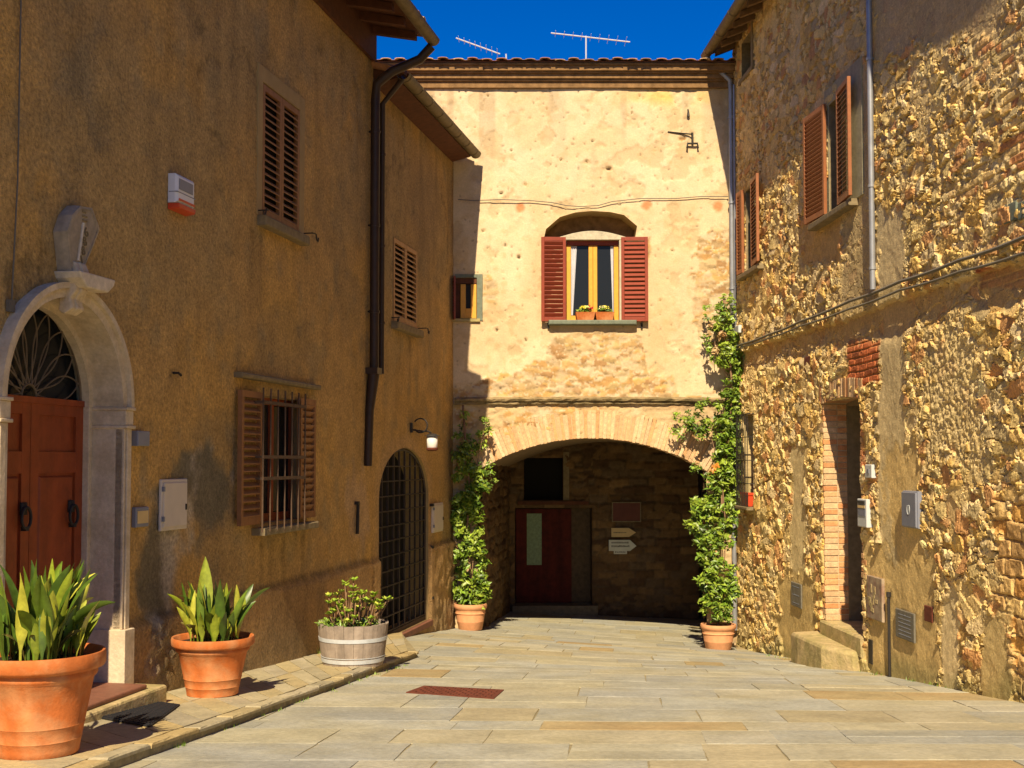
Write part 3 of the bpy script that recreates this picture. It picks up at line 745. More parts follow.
# ================================================================== REAR PLASTERED HOUSE
h2_ = thing('lower_plastered_house', L.pt(guc, gbot, 0), 'lower brown plastered house with arched iron gate and small shuttered window', 'house')
wc = L.px(405, 300)
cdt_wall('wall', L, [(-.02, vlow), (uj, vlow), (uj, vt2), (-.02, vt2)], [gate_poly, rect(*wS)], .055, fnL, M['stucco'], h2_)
b = B(); o2 = .33
b.sweep(L, [(.003, 4.86), (o2 - .02, 4.93), (o2 - .02, 4.98), (-3, 5.9), (-3, 5.8), (.003, 4.95)], .1, uj - .03)
rf = b.build('roof', M['beam'], h2_)
b = B(); tiles_row(b, L, .08, uj - .02, o2 + .03, 5.02, -2.6, 5.85, rr=random.Random(8)); b.build('tiles', M['tile'], rf, cols=True)
b = B(); b.sweep(L, [(o2 + .06 + w, 4.99 + v) for w, v in half_pipe(.09)], .08, uj - .03)
b.prism(L.hinge(.08, o2 + .06, 90), [(w, 4.99 + v) for w, v in half_pipe(.09)[:12]], -.004, .004)
for i in range(8): b.sweep(L, [(o2 + .06 + w, 4.99 + v) for w, v in half_pipe(.097, .005)], .3 + i * .55, .315 + i * .55)
b.build('gutter', M['gutter'], h2_)
b = B(); b.tube([L.pt(uj - .05, 4.93, o2 + .06), L.pt(u2_, 4.8, .2), L.pt(u2_, 4.65, .07), L.pt(u2_, vb1, .07)], .036, 10)
for v in (4.0, 2.8, 1.8): b.tube([L.pt(u2_, v, .07), L.pt(u2_, v - .03, .07)], .045, 10); b.box(L, u2_ - .01, u2_ + .01, v - .02, v, 0, .05)
b.build('downpipe', M['pipe_brown'], h2_, auto=40)
shut_window(h2_, L, wS, M['shutter_tan'], M['sillstone'], True, .07)
# gate
gt_ = thing('gate', (0, 0, 0), None, None); gt_.parent = h2_; gt_.location = (0, 0, 0)
reveal(L, gate_poly, .004, -.35).build('gate_reveal', M['cream_band'], gt_)
b = B()
prev = None
pts = [(g0 + .02, gbot)] + [(guc + (gru - .02) * math.cos(t), gsp + (gtop - gsp - .02) * math.sin(t)) for t in np.linspace(math.pi, 0, 25)][::-1][::-1]
pts = [(guc - (gru - .02), gbot)] + [(guc - (gru - .02) * math.cos(t), gsp + (gtop - gsp - .02) * math.sin(t)) for t in np.linspace(0, math.pi, 25)] + [(guc + (gru - .02), gbot)]
b.tube([L.pt(u, v, -.05) for u, v in pts], .022, 6)
def topv(u):
    k = min(1, abs(u - guc) / gru); return gsp + (gtop - gsp) * math.sqrt(max(0, 1 - k * k))
nb = 9
for i in range(1, nb):
    u = g0 + (g1_ - g0) * i / nb; th = .018 if i % 2 == 0 else .008
    if i == 4 or i == 5: th = .02
    b.box(L, u - th, u + th, gbot + .02, topv(u) - .03, -.062, -.038)
v = gbot + .08
while v < gtop - .08:
    k = math.sqrt(max(0, 1 - max(0, (v - gsp) / (gtop - gsp)) ** 2)); b.box(L, guc - gru * k + .02, guc + gru * k - .02, v - .008, v + .008, -.068, -.032); v += .20
b.box(L, g0 + .02, g1_ - .02, gbot + .0, gbot + .06, -.07, -.03)
b.build('bars', M['iron_gate'], gt_)
b = B(); b.box(L, g0 - .05, g1_ + .12, gbot - .09, gbot - .003, -.35, .07); b.build('threshold', M['redsill'], gt_, bevel=.01)
b = B(); b.prism(L, rect(g0 - .1, g1_ + .1, gbot - .1, gtop + .1), -.42, -.36); b.build('backing', M['dark'], gt_)
for y in (505, 547, 598):
    u, v = L.px(430, y); B().box(L, u - .06, u + .03, v - .02, v + .02, -.01, .05).build('hinge', M['iron'], gt_)

# ================================================================== ARCHWAY BUILDING
PXM = F / YF
uA0, uA1 = Fd.px(478, 520)[0], Fd.px(706, 520)[0]
vSp = Fd.px(600, 470)[1]; vAp = Fd.px(590, 438)[1]
rise = vAp - vSp; half = (uA1 - uA0) / 2; uAc = (uA0 + uA1) / 2
RA = (half ** 2 + rise ** 2) / (2 * rise); vC = vAp - RA; aA = math.asin(half / RA)
def seg(r, n=40): return [(uAc + r * math.sin(t), vC + r * math.cos(t)) for t in np.linspace(-aA, aA, n + 1)]
TH = .43
winF = (Fd.px(565, 300)[0], Fd.px(620.5, 300)[0], Fd.px(590, 320)[1], Fd.px(590, 240)[1])
niche = [Fd.px(*p) for p in ((544, 238), (546, 229), (560, 217), (575, 212.5), (592, 211), (610, 212), (624, 215), (637, 226), (635, 238.5), (620.5, 240), (565, 240))]
niche = [(winF[0], winF[3])] + niche[:9] + [(winF[1], winF[3])]
openF = [(winF[0], winF[2]), (winF[1], winF[2])] + niche[1:10][::-1]
openF = [(winF[0], winF[2]), (winF[1], winF[2]), (winF[1], winF[3])] + niche[1:10][::-1] + [(winF[0], winF[3])]
winC = (Fd.px(455, 300)[0], Fd.px(477, 300)[0], Fd.px(465, 320)[1], Fd.px(465, 278)[1])
vtop = 6.15
def fnF(u, v):
    x = 512 + PXM * u; y = 461 - PXM * v
    n1 = fbm(u * .8, v * .8, 31); n2 = fbm(u * 2.5, v * 2.5, 32); n3 = fbm(u * 8, v * 8, 33); n4 = fbm(u * 22, v * 22, 34, 3)
    H = (n1 - .5) * .04 + (n2 - .5) * .012 + (n3 - .5) * .006
    c = np.zeros(u.shape + (3,)); c[:] = (.61, .475, .285)
    c = mixc(c, np.array((.56, .41, .22)), sstep(.48, .65, n2) * .6)
    c = mixc(c, np.array((.67, .53, .34)), sstep(.5, .7, fbm(u * 1.3, v * 1.3, 35)) * .6)
    c = mixc(c, np.array((.52, .36, .18)), sstep(.6, .75, n3) * .5)
    # stone showing where plaster fell
    d = np.full(u.shape, -1.0)
    top = np.interp(x, [440, 480, 500, 520, 545, 550, 642, 648, 672, 680, 700, 720], [388, 378, 372, 366, 362, 330, 330, 372, 376, 395, 392, 380])
    d = np.maximum(d, (y - top) / 16)
    d = np.maximum(d, 1.2 - np.hypot((x - 718) / 22, (y - 295) / 70) * 1.0)
    d = np.maximum(d, .9 - np.hypot((x - 490) / 10, (y - 288) / 22))
    d = np.maximum(d, .8 - np.hypot((x - 648) / 9, (y - 246) / 26))
    d = np.maximum(d, .6 - np.hypot((x - 686) / 10, (y - 136) / 5))
    st = sstep(.05, .22, d + (n3 - .5) * .9 + (n2 - .5) * .9)
    wx = u + (n2 - .5) * .12 + (n3 - .5) * .05; wy = v + (n2 - .5) * .08 + (n3 - .5) * .035
    f1, f2, ida, oxa, oya = vorox(wx * 4.6, wy * 11.0, 7, .8); f1b, f2b, idb, oxb, oyb = vorox(wx * 8.0, wy * 16.0, 8, .85)
    use = rnd(ida, 4) > .4; idn = np.where(use, ida, idb)
    e = np.where(use, (f2 - f1) / 7.5, np.minimum((f2 - f1) / 7, (f2b - f1b) / 12)); sh = np.clip(e / (.006 + .012 * n3), 0, 1)
    oy = np.where(use, oya / 11., oyb / 16.)
    sc = pal(idn, [(.50, .35, .15), (.56, .41, .21), (.48, .28, .10), (.62, .49, .30), (.42, .29, .14), (.55, .35, .14), (.38, .22, .09), (.58, .37, .13)])
    sm = sstep(.54, .68, fbm(u * 5, v * 6, 36))
    sc = mixc(np.array((.60, .47, .29)) + 0 * sc, sc, sstep(.2, .7, sh) * (1 - .7 * sm))
    sc = sc * .88
    H = H * (1 - st) + st * (-.014 + .016 * sh * (1 - .5 * sm) + (rnd(idn, 2) - .5) * .022 * sh + (rnd(idn, 3) - .5) * .35 * oy * sh + (n3 - .5) * .022 + (n4 - .5) * .012)
    c = mixc(c, sc, st)
    pe = sstep(.575, .592, fbm(u * 1.5 + 7, v * 1.3, 37, 5)) * (1 - st); c = mixc(c, np.array((.53, .39, .21)), pe * .32); H = H - pe * .008
    pe = sstep(.60, .612, fbm(u * 3.4, v * 3.4 + 5, 38, 5)) * (1 - st); c = mixc(c, np.array((.46, .32, .16)), pe * .45); H = H - pe * .010
    k = sstep(.56, .76, vn(u * 6, v * .5, 39)) * sstep(4.0, 6.1, v); c = c * (1 - .22 * k[..., None])
    # spandrels: rough patchy plaster
    sp = sstep(404, 410, y); H = H + sp * (n3 - .5) * .02; c = mixc(c, np.array((.50, .36, .19)), sp * sstep(.42, .55, n2) * .9)
    # shell holes and pock marks
    for (a, b_, r) in ((593, 141, .028), (561, 160, .03), (609, 169, .045), (547, 108, .018), (531, 118, .02), (519, 257, .03), (505, 245, .03), (501, 193, .035), (525, 184, .02), (587, 162, .022), (557, 120, .016), (608, 156, .018), (488, 95, .02), (632, 112, .015), (640, 184, .016), (655, 150, .015), (576, 132, .012), (620, 205, .015), (483, 231, .03), (660, 300, .02), (672, 250, .02), (497, 330, .03), (526, 340, .02), (690, 215, .03), (640, 95, .012), (512, 150, .014), (700, 100, .02)):
        uu, vv = Fd.px(a, b_); rr = np.hypot(u - uu, (v - vv) * 1.1) * (1 + (n4 - .5) * 1.2); k = sstep(r, r * .45, rr)
        H = H - k * .06; c = c * (1 - .75 * k[..., None])
        k = sstep(r * 3.0, r * 1.2, rr); c = mixc(c, np.array((.52, .35, .17)), k * .45 * sstep(.4, .6, n3))
    # many small pits
    f1, f2, idn = voro(u * 7, v * 7, 40); k = sstep(.13, .06, f1 + (n4 - .5) * .12) * (idn > .66); H = H - k * .014; c = c * (1 - .5 * k[..., None])
    for (a, b_) in ((520, 207), (647, 205), (718, 206)):
        uu, vv = Fd.px(a, b_); k = sstep(.1, .04, np.hypot(u - uu, v - vv) + (n3 - .5) * .1); c = mixc(c, np.array((.55, .17, .05)), k * .8)
    k = np.exp(-((x - 672) / 40) ** 2 - ((y - 92) / 9) ** 2) * sstep(.4, .6, n2); c = mixc(c, np.array((.66, .42, .13)), k)
    c = mixc(c, np.array((.42, .27, .12)), sstep(.45, .6, n1) * sstep(200, 260, y) * .25)
    return H, c
ah = thing('archway_house', (uAc, YF, EZ - 2.75), 'cream plastered house spanning the brick archway, facade lit by the sun', 'house')
outl = [(-2.4, -3.4), (uA0, -3.4)] + seg(RA + .02) + [(uA1, -3.4), (3.72, -3.4), (3.72, vtop), (-2.4, vtop)]
cdt_wall('wall', Fd, outl, [openF, rect(*winC)], .026, fnF, M['cream'], ah)
# brick voussoirs
b = B(); rv = random.Random(4); nv = 66
for i in range(nv):
    a0 = -aA - .01 + (2 * aA + .02) * i / nv; a1 = -aA - .01 + (2 * aA + .02) * (i + .86) / nv; r0 = RA - rv.uniform(0, .012); r1 = RA + TH + rv.uniform(-.05, .03)
    q = [(uAc + r * math.sin(a), vC + r * math.cos(a)) for r, a in ((r0, a0), (r1, a0), (r1, a1), (r0, a1))]
    c = np.array(rv.choice([(.60, .39, .20), (.56, .32, .14), (.62, .45, .26), (.58, .40, .22), (.55, .34, .17)])) * rv.uniform(.85, 1.1)
    b.prism(Fd, q, -.36, rv.uniform(.012, .026), tuple(c))
b.build('arch_ring', M['brick'], ah, cols=True, bevel=.004)
b = B(); P = seg(RA + .006, 40)
for i in range(40):
    b.prism(Fd, [P[i], P[i + 1], (P[i + 1][0] * 1.0, P[i + 1][1] + TH * .9), (P[i][0], P[i][1] + TH * .9)], -.34, .008, (.50, .40, .24))
b.build('arch_mortar', M['cream'], ah, cols=True)
# string course
us0, us1 = -.93, 3.60
def wavy(b, prof, n=60, amp=.010, seed=1):
    rr = random.Random(seed); k = len(prof); V = []
    for i in range(n + 1):
        u = us0 + (us1 - us0) * i / n; sag = .015 * math.sin(math.pi * i / n) + rr.uniform(-amp, amp) * .5
        V += [Fd.pt(u, v + sag, w + rr.uniform(-amp, amp) * (w > 0)) for w, v in prof]
    fs = [(i * k + j, i * k + (j + 1) % k, (i + 1) * k + (j + 1) % k, (i + 1) * k + j) for i in range(n) for j in range(k)] + [tuple(range(k))[::-1], tuple(range(n * k, n * k + k))]
    b.add(V, fs)
vm = Fd.px(590, 403)[1]
b = B(); wavy(b, [(-.03, vm - .03), (.05, vm - .03), (.06, vm + .015), (-.03, vm + .02)], seed=3)
wavy(b, [(-.03, vm + .022), (.09, vm + .018), (.105, vm + .05), (.02, vm + .085), (-.03, vm + .09)], seed=4)
b.build('string_course', M['string'], ah)
# cornice and roof
b = B(); ca, cb = -2.4, 3.70
for (v0, v1, w) in ((6.10, 6.20, .05), (6.20, 6.235, .085), (6.235, 6.31, .12), (6.31, 6.34, .16), (6.34, 6.42, .20), (6.42, 6.45, .23)): b.box(Fd, ca, cb, v0 + .001, v1, -.2, w)
b.build('cornice', M['cornice'], ah)
b = B(); b.sweep(Fd, [(.26, 6.455), (.26, 6.475), (-4.6, 7.4), (-4.6, 7.3)], ca, cb); rf = b.build('roof', M['beam'], ah)
b = B(); tiles_row(b, Fd, ca, cb, .33, 6.485, -4.5, 7.36, sp=.23, r=.085, rr=random.Random(12), flat=.22); b.build('tiles', M['tile'], rf, cols=True)
# main window
wn = thing('window', (0, 0, 0), None, None); wn.parent = ah; wn.location = (0, 0, 0)
u0, u1, v0, v1 = winF
reveal(Fd, openF, .006, -.42).build('window_reveal', M['cream_band'], wn)
b = B(); b.prism(Fd, rect(u0 - .45, u1 + .45, v0 - .1, v1 + .6), -.44, -.42); b.build('backing', M['cornice'], wn)
# stone frame of the window, with low arched lintel
b = B(); vl0, vl1 = Fd.px(590, 240)[1], Fd.px(590, 232)[1]
b.prism(Fd, [(u0 - .09, vl0)] + [(u1 + .09, vl0)] + [(u1 + .09 - (u1 - u0 + .18) * t, vl0 + .045 + (vl1 - vl0 - .03) * math.sin(math.pi * t)) for t in np.linspace(0, 1, 15)], -.2, .03)
b.box(Fd, u0 - .055, u0 + .02, v0 - .02, vl0, -.2, .022); b.box(Fd, u1 - .02, u1 + .055, v0 - .02, vl0, -.2, .022)
b.build('stone_frame', M['palestone'], wn, bevel=.006)
b = B(); b.box(Fd, u0 - .27, u1 + .25, v0 - .09, v0 - .012, -.1, .13, ch=.015); b.build('sill', M['greenstone'], wn)
b = B(); A0_ = u0 + .025; A1_ = u1 - .025; um = (A0_ + A1_) / 2 + .01
for q in ((A0_, A0_ + .075), (um - .07, um - .002), (um + .002, um + .07), (A1_ - .075, A1_)): b.box(Fd, q[0], q[1], v0, v1 - .075, -.13, -.08)
b.build('window_frame', M['yellow_wood'], wn, bevel=.005)
b = B()
for q in ((A0_ + .075, um - .07), (um + .07, A1_ - .075)): b.box(Fd, q[0], q[1], v0, v0 + .08, -.128, -.082)
b.build('bottom_rail', M['yellow_wood'], wn)
b = B(); b.box(Fd, A0_, A1_, v1 - .073, v1 - .004, -.13, -.06); b.build('transom', M['shutter_red'], wn)
b = B(); b.box(Fd, A0_ + .07, A1_ - .07, v0, v1 - .07, -.125, -.115); b.build('pane', M['glass'], wn)
for ua, ub in ((A0_ + .08, A0_ + .24), (A1_ - .16, A1_ - .08)):
    n = 14; top = (ub - ua); sgn = 1 if ua < um else -1
    V = []; fs = []
    for j in range(9):
        t = j / 8
        for i in range(n + 1):
            s = i / n
            wd = top * (.6 - .42 * t); uu = (ua + s * wd) if sgn > 0 else (ub - s * wd)
            V.append(Fd.pt(uu, v1 - .08 - t * (v1 - v0 - .17), -.108 + .008 * math.sin(s * 18)))
    fs = [(j * (n + 1) + i, j * (n + 1) + i + 1, (j + 1) * (n + 1) + i + 1, (j + 1) * (n + 1) + i) for j in range(8) for i in range(n)]
    B().add(V, fs).build('curtain', M['curtain'], wn, smooth=True)
sl0, sl1 = Fd.px(541, 280)[0], Fd.px(565.5, 280)[0]; sr0, sr1 = Fd.px(621, 280)[0], Fd.px(647.5, 280)[0]; sv0, sv1 = Fd.px(590, 322)[1], Fd.px(590, 238)[1]
shutter_mesh(Fd.hinge(sl1, .045, 176), 0, sl1 - sl0, sv0, sv1, -.045, t=.045, pitch=.075).build('shutter', M['shutter_red'], wn, bevel=.004)
shutter_mesh(Fd.hinge(sr0, .045, 4), 0, sr1 - sr0, sv0, sv1, 0, t=.045, pitch=.075).build('shutter', M['shutter_red'], wn, bevel=.004)
for uu in (sl0 + .12, sr1 - .1):
    b = B(); b.tube([Fd.pt(uu, sv0 - .03, 0), Fd.pt(uu, sv0 - .03, .08), Fd.pt(uu, sv0 + .02, .1)], .012, 6); b.box(Fd, uu - .015, uu + .015, sv0 - .11, sv0 - .02, .0, .03)
    b.build('shutter_stop', M['iron'], wn)
# small corner window
wn = thing('corner_window', (0, 0, 0), None, None); wn.parent = ah; wn.location = (0, 0, 0)
u0, u1, v0, v1 = winC
reveal(Fd, rect(*winC), .006, -.2).build('window_reveal', M['cream_band'], wn)
b = B(); b.prism(Fd, rect(*winC), -.22, -.2); b.build('backing', M['dark'], wn)
b = B(); o1 = Fd.px(460.5, 300)[0]
b.box(Fd, o1, o1 + .085, v0 + .03, v1 - .10, -.06, -.01); b.box(Fd, u1 - .10, u1 - .01, v0 + .03, v1 - .10, -.06, -.01); b.box(Fd, o1 + .085, u1 - .10, v0 + .03, v0 + .19, -.058, -.012)
b.build('window_frame', M['yellow_wood'], wn, bevel=.004)
b = B(); b.box(Fd, u0, u1 - .004, v1 - .09, v1 - .005, -.08, .0); b.box(Fd, u0, o1 - .01, v0 + .02, v1 - .09, -.1, -.05); b.build('head_board', M['beam'], wn)
b = B(); b.box(Fd, o1 + .085, u1 - .1, v0 + .19, v1 - .1, -.06, -.05); b.build('pane', M['darkpane'], wn)
b = B(); b.box(Fd, u0 - .05, u1 + .05, v0 - .03, v0 + .02, -.1, .05); b.build('sill', M['stepstone'], wn)
b = B(); b.box(Fd, u1 - .002, u1 + .09, v0 - .01, v1 + .06, -.05, .02); b.box(Fd, u0, u1 + .0, v1 + .005, v1 + .06, -.05, .021); b.build('stone_frame', M['greenstone'], wn)
b = shutter_mesh(Fd.hinge(u0 - .01, .0, 82), 0, .24, v0, v1, 0, t=.03); b.build('shutter', M['doorwood'], wn)
# iron hook, wire on the facade
b = B()
u, v = Fd.px(692, 137); b.tube([Fd.pt(u, v + .06, .0), Fd.pt(u, v + .05, .05), Fd.pt(u, v - .1, .05)], .018, 6); b.tube([Fd.pt(u - .09, v - .20, .05), Fd.pt(u - .08, v - .12, .05), Fd.pt(u + .08, v - .12, .05), Fd.pt(u + .09, v - .20, .05)], .018, 6)
b.tube([Fd.pt(u - .4, v + .08, .02), Fd.pt(u - .15, v + .05, .03), Fd.pt(u, v + .03, .05)], .012, 5)
o = b.build('iron_bracket', M['iron'], auto=50); tag(o, 'rusted iron bracket stub with forked foot on the cream facade', 'bracket')
b = B(); u, v = Fd.px(688, 115); b.tube([Fd.pt(u, v + .09, .0), Fd.pt(u, v + .05, .04), Fd.pt(u, v - .04, .04)], [.012, .015, .026], 6); o = b.build('wall_hook', M['iron'], auto=50); tag(o, 'small iron hook on cream facade just above the forked bracket', 'hook')
b = B(); pts = []
for x, y in ((458, 200), (475, 201), (500, 200), (530, 201), (552, 203), (566, 206), (580, 207), (598, 206), (612, 202), (640, 199), (675, 199), (700, 197), (728, 197)):
    u, v = Fd.px(x, y); pts.append(Fd.pt(u, v, .035))
b.tube(pts, .007, 5); o = b.build('facade_wire', M['cable']); tag(o, 'thin slack wire running across the cream facade above the window', 'wire')

# ---- vault interior
va = thing('vault', (0, 0, 0), None, None); va.parent = ah; va.location = (0, 0, 0)
uB0, uB1 = Bk.px(508, 560)[0], Bk.px(716, 560)[0]
def fnB(u, v, warm=1.0):
    n2 = fbm(u * 2, v * 2, 51); n3 = fbm(u * 7, v * 7, 52)
    eb, idn = bricks(u + (n2 - .5) * .16 + (n3 - .5) * .05, v + (n2 - .5) * .12 + (n3 - .5) * .05, .36, .165, 53)
    f1, f2, idv, ox, oy = vorox((u + (n3 - .5) * .05) * 5, (v + (n3 - .5) * .04) * 9, 54, .9); sm_ = sstep(.45, .55, fbm(u * .9, v * .9, 55))
    idn = np.where(sm_ > .5, idv, idn); sh = np.clip(np.where(sm_ > .5, (f2 - f1) / 7, eb) / (.010 + .014 * n3), 0, 1)
    H = .04 * sstep(0, 1, sh) + (rnd(idn, 3) - .5) * .05 * sh + (n3 - .5) * .04
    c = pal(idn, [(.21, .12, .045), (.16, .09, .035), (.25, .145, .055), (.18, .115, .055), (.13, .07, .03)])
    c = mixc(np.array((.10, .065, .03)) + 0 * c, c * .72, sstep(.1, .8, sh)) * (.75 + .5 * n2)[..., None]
    return H, c
bd = (Bk.px(515, 560)[0], Bk.px(592, 560)[0], -3.5, Bk.px(550, 508)[1])
bw = (Bk.px(524, 480)[0], Bk.px(563, 480)[0], Bk.px(540, 500)[1], Bk.px(540, 458)[1])
us = np.concatenate([np.arange(-.6, 3.7, .03), bd[:2], bw[:2]]); vs = np.concatenate([np.arange(-3.5, 1.6, .03), bd[2:], bw[2:]])
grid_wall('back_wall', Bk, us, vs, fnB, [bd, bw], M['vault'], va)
def sidewall(name, pa, pb, flip):
    pa = np.array(pa); pb = np.array(pb); l = np.linalg.norm(pb - pa); Ud = (pb - pa) / l
    Nn = np.array((Ud[1], -Ud[0])) * flip
    f = Fr((pa[0], pa[1], EZ), (Ud[0], Ud[1], 0), (0, 0, 1), (Nn[0], Nn[1], 0))
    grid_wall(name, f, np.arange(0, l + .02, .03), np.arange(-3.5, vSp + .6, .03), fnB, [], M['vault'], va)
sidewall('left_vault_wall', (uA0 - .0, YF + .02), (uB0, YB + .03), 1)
sidewall('right_vault_wall', (uA1 + .0, YF + .02), (uB1, YB + .03), -1)
n = 24; V = []
for k in range(13):
    t = k / 12; Y = YF + .3 + (YB - YF - .25) * t; a0 = uA0 + (uB0 - uA0) * t - .03; a1 = uA1 + (uB1 - uA1) * t + .03
    for i in range(n + 1):
        s = i / n; ang = -aA + 2 * aA * s
        V.append((a0 + (a1 - a0) * (.5 + .5 * math.sin(ang) / math.sin(aA)), Y, EZ + vC + (RA + .01) * math.cos(ang)))
fs = [(k * (n + 1) + i, k * (n + 1) + i + 1, (k + 1) * (n + 1) + i + 1, (k + 1) * (n + 1) + i) for k in range(12) for i in range(n)]
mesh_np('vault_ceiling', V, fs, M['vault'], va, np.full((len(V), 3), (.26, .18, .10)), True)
reveal(Bk, rect(*bw), .004, -.28).build('window_opening', M['beam'], va)
b = B(); b.box(Bk, bw[0] - .1, bw[1] + .1, bw[2] - .1, bw[3] + .1, -.27, -.25); b.build('window_backing', M['dark'], va)
b = B(); b.box(Bk, bw[0] - .12, bw[1] + .5, bw[2] - .09, bw[2] - .02, -.05, .10); b.build('ledge', M['beam'], va)
b = B(); b.box(Bk, bw[1] + .003, bw[1] + .12, bw[2], bw[3] + .12, -.05, .05); b.build('jamb_strip', M['sillstone'], va)
reveal(Bk, rect(*bd), .004, -.42).build('door_reveal', M['vaultdark'], va)
dr = thing('door', (0, 0, 0), None, None); dr.parent = va; dr.location = (0, 0, 0)
vd0 = Bk.px(545, 604)[1]; ud1 = Bk.px(572, 560)[0]
b = B(); b.box(Bk, bd[0] + .01, bd[1] - .01, vd0 - .3, bd[3], -.36, -.30); b.build('door_backing', M['vaultdark'], va)
b = B(); b.box(Bk, bd[0] + .02, ud1, vd0, bd[3] - .03, -.29, -.24)
gl = (Bk.px(527, 540)[0], Bk.px(542, 540)[0], Bk.px(535, 566)[1], Bk.px(535, 514)[1])
for q in (rect(bd[0] + .02, gl[0], vd0, bd[3] - .03), rect(gl[1], ud1, vd0, bd[3] - .03), rect(gl[0], gl[1], vd0, gl[2]), rect(gl[0], gl[1], gl[3], bd[3] - .03)): b.prism(Bk, q, -.24, -.22)
b.build('door_leaf', M['oldred'], dr)
b = B(); b.box(Bk, *gl, -.24, -.232); b.build('glazed_panel', M['palegreen'], dr)
b = B(); b.box(Bk, bd[0] - .05, bd[1] + .1, vd0 - .5, vd0 - .01, -.3, .22); b.build('door_step', M['sillstone'], va)
b = B(); b.box(Fd, -2.4, 6.0, -3.6, 6.3, -5.7, -5.4, (.26, .18, .10)); b.build('hidden_rear_shell', M['vault'], ah, cols=True)  # unseen shell walls added to stop sky leaking into the vault
for q in (3.95, -1.4): B().box(Fd, q, q + .22, -3.6, 3.0, -5.4, -.1, (.26, .18, .10)).build('hidden_side_shell', M['vault'], ah, cols=True)
# signs in the vault
def sign(name, poly, m, label, cat, rows, group=None, w=.11, frame=None):
    t = thing(name, Bk.pt(poly[0][0], poly[0][1], w), label, cat, group)
    b = B(); b.prism(Bk, poly, w - .06, w); b.build('board', M[m], t)
    if rows:
        b = B(); rr = random.Random(len(label))
        for (ua, ub, v, h) in rows:
            u = ua
            while u < ub - .01:
                l = rr.uniform(.008, .02); b.prism(Bk, rect(u, min(u + l, ub), v - h / 2, v + h / 2 * rr.uniform(.5, 1)), w + .001, w + .004); u += l + .008
        b.build('lettering', M['ink'], t)
    if frame: 
        u0, u1, v0, v1 = frame; b = B()
        for q in (rect(u0 - .02, u1 + .02, v1, v1 + .02), rect(u0 - .02, u1 + .02, v0 - .02, v0), rect(u0 - .02, u0, v0, v1), rect(u1, u1 + .02, v0, v1)): b.prism(Bk, q, w - .03, w + .012)
        b.build('frame', M['sillstone'], t)
P = lambda x, y: Bk.px(x, y, .11)
(u0, v0), (u1, v1) = P(613, 521), P(640, 503)
sign('notice_board', rect(u0, u1, v0, v1), 'signbrown', 'brown rectangular notice board in the shade of the archway', 'notice board', [], None, .11, (u0, u1, v0, v1))
(u0, v0), (u1, v1), (ut, vt) = P(611.5, 537), P(629, 528), P(636, 532.5)
sign('direction_sign', [(u0, v0), (u1, v0), (ut, vt), (u1, v1), (u0, v1)], 'signcream', 'cream arrow shaped sign under the brown notice board', 'sign', [(u0 + .04, u1 - .05, (v0 + v1) / 2, .02)], 'arrow signs in the archway')
(u0, v0), (u1, v1), (ut, vt) = P(609, 551), P(630, 540), P(636.5, 546)
a_, b_, c_ = P(614, 554)[0], P(627, 554)[0], P(620, 554)[1]
sign('direction_sign', [(u0, v0), (a_, v0 + .0), (a_, c_), (b_, c_), (b_, v0), (u1, v0), (ut, vt), (u1, v1), (u0, v1)], 'signwhite', 'pale lettered arrow sign with notched lower edge, lowest of the archway signs', 'sign', [(u0 + .05, u1 - .02, v1 - .05, .035), (u0 + .05, u1 - .01, v1 - .12, .04), (a_ + .02, b_ - .02, c_ + .04, .025)], 'arrow signs in the archway')

# antennas on the roof
def antenna(pts_mast, boom, els, label):
    t = thing('antenna', pts_mast[0], label, 'antenna', 'television antennas on the roof')
    b = B(); b.tube(pts_mast, .014, 6); b.build('mast', M['antenna'], t)
    b = B(); b.tube(boom, .012, 6); b.build('boom', M['antenna'], t)
    a, c = np.array(boom[0]), np.array(boom[-1])
    b = B(); 
    for i in range(els):
        p = a + (c - a) * (i + .5) / els; l = .16 + .1 * i / els; b.tube([p - (0, l, 0), p + (0, l, 0)], .004, 5)
    b.build('elements', M['antenna'], t)
Ya = 22.0
antenna([at(586, 70, Ya), at(586, 36, Ya)], [at(551, 33, Ya), at(630, 42, Ya)], 9, 'thin horizontal television antenna on a short mast above the cream facade')
antenna([at(507, 75, Ya), at(506, 54, Ya)], [at(456, 38, Ya), at(500, 54, Ya)], 8, 'tilted television antenna boom rising over the left end of the facade roof')
# flower boxes on the window sill
def leaf_quads(n, cen, rad, size, cols, rr, droop=.3):
    V = []; Fc = []; C = []
    cols = np.array(cols)
    for i in range(n):
        d = np.array([rr.gauss(0, 1) for _ in range(3)]); d /= np.linalg.norm(d) + 1e-9
        p = np.array(cen) + d * np.array(rad) * rr.random() ** .45
        nn = np.array([rr.gauss(0, .6), rr.gauss(-.5, .6), rr.gauss(.7, .5)]); nn /= np.linalg.norm(nn) + 1e-9
        a = np.cross(nn, [rr.gauss(0, 1) for _ in range(3)]); a /= np.linalg.norm(a) + 1e-9; c_ = np.cross(nn, a)
        s = size * rr.uniform(.4, 1.35); k = len(V)
        V += [p - a * s, p + c_ * s * .42 + nn * s * .12, p + a * s * 1.05 - nn * s * droop * .5, p - c_ * s * .42 + nn * s * .12, p]
        Fc += [(k, k + 4, k + 1), (k + 4, k + 2, k + 1), (k + 4, k + 3, k + 2), (k, k + 3, k + 4)]
        cc = cols[rr.randrange(len(cols))] * rr.uniform(.75, 1.2); C += [cc] * 5
    return V, Fc, C
GREENS = [(.11, .19, .014), (.16, .25, .02), (.07, .13, .012), (.23, .31, .03), (.13, .22, .016)]
rr = random.Random(21)
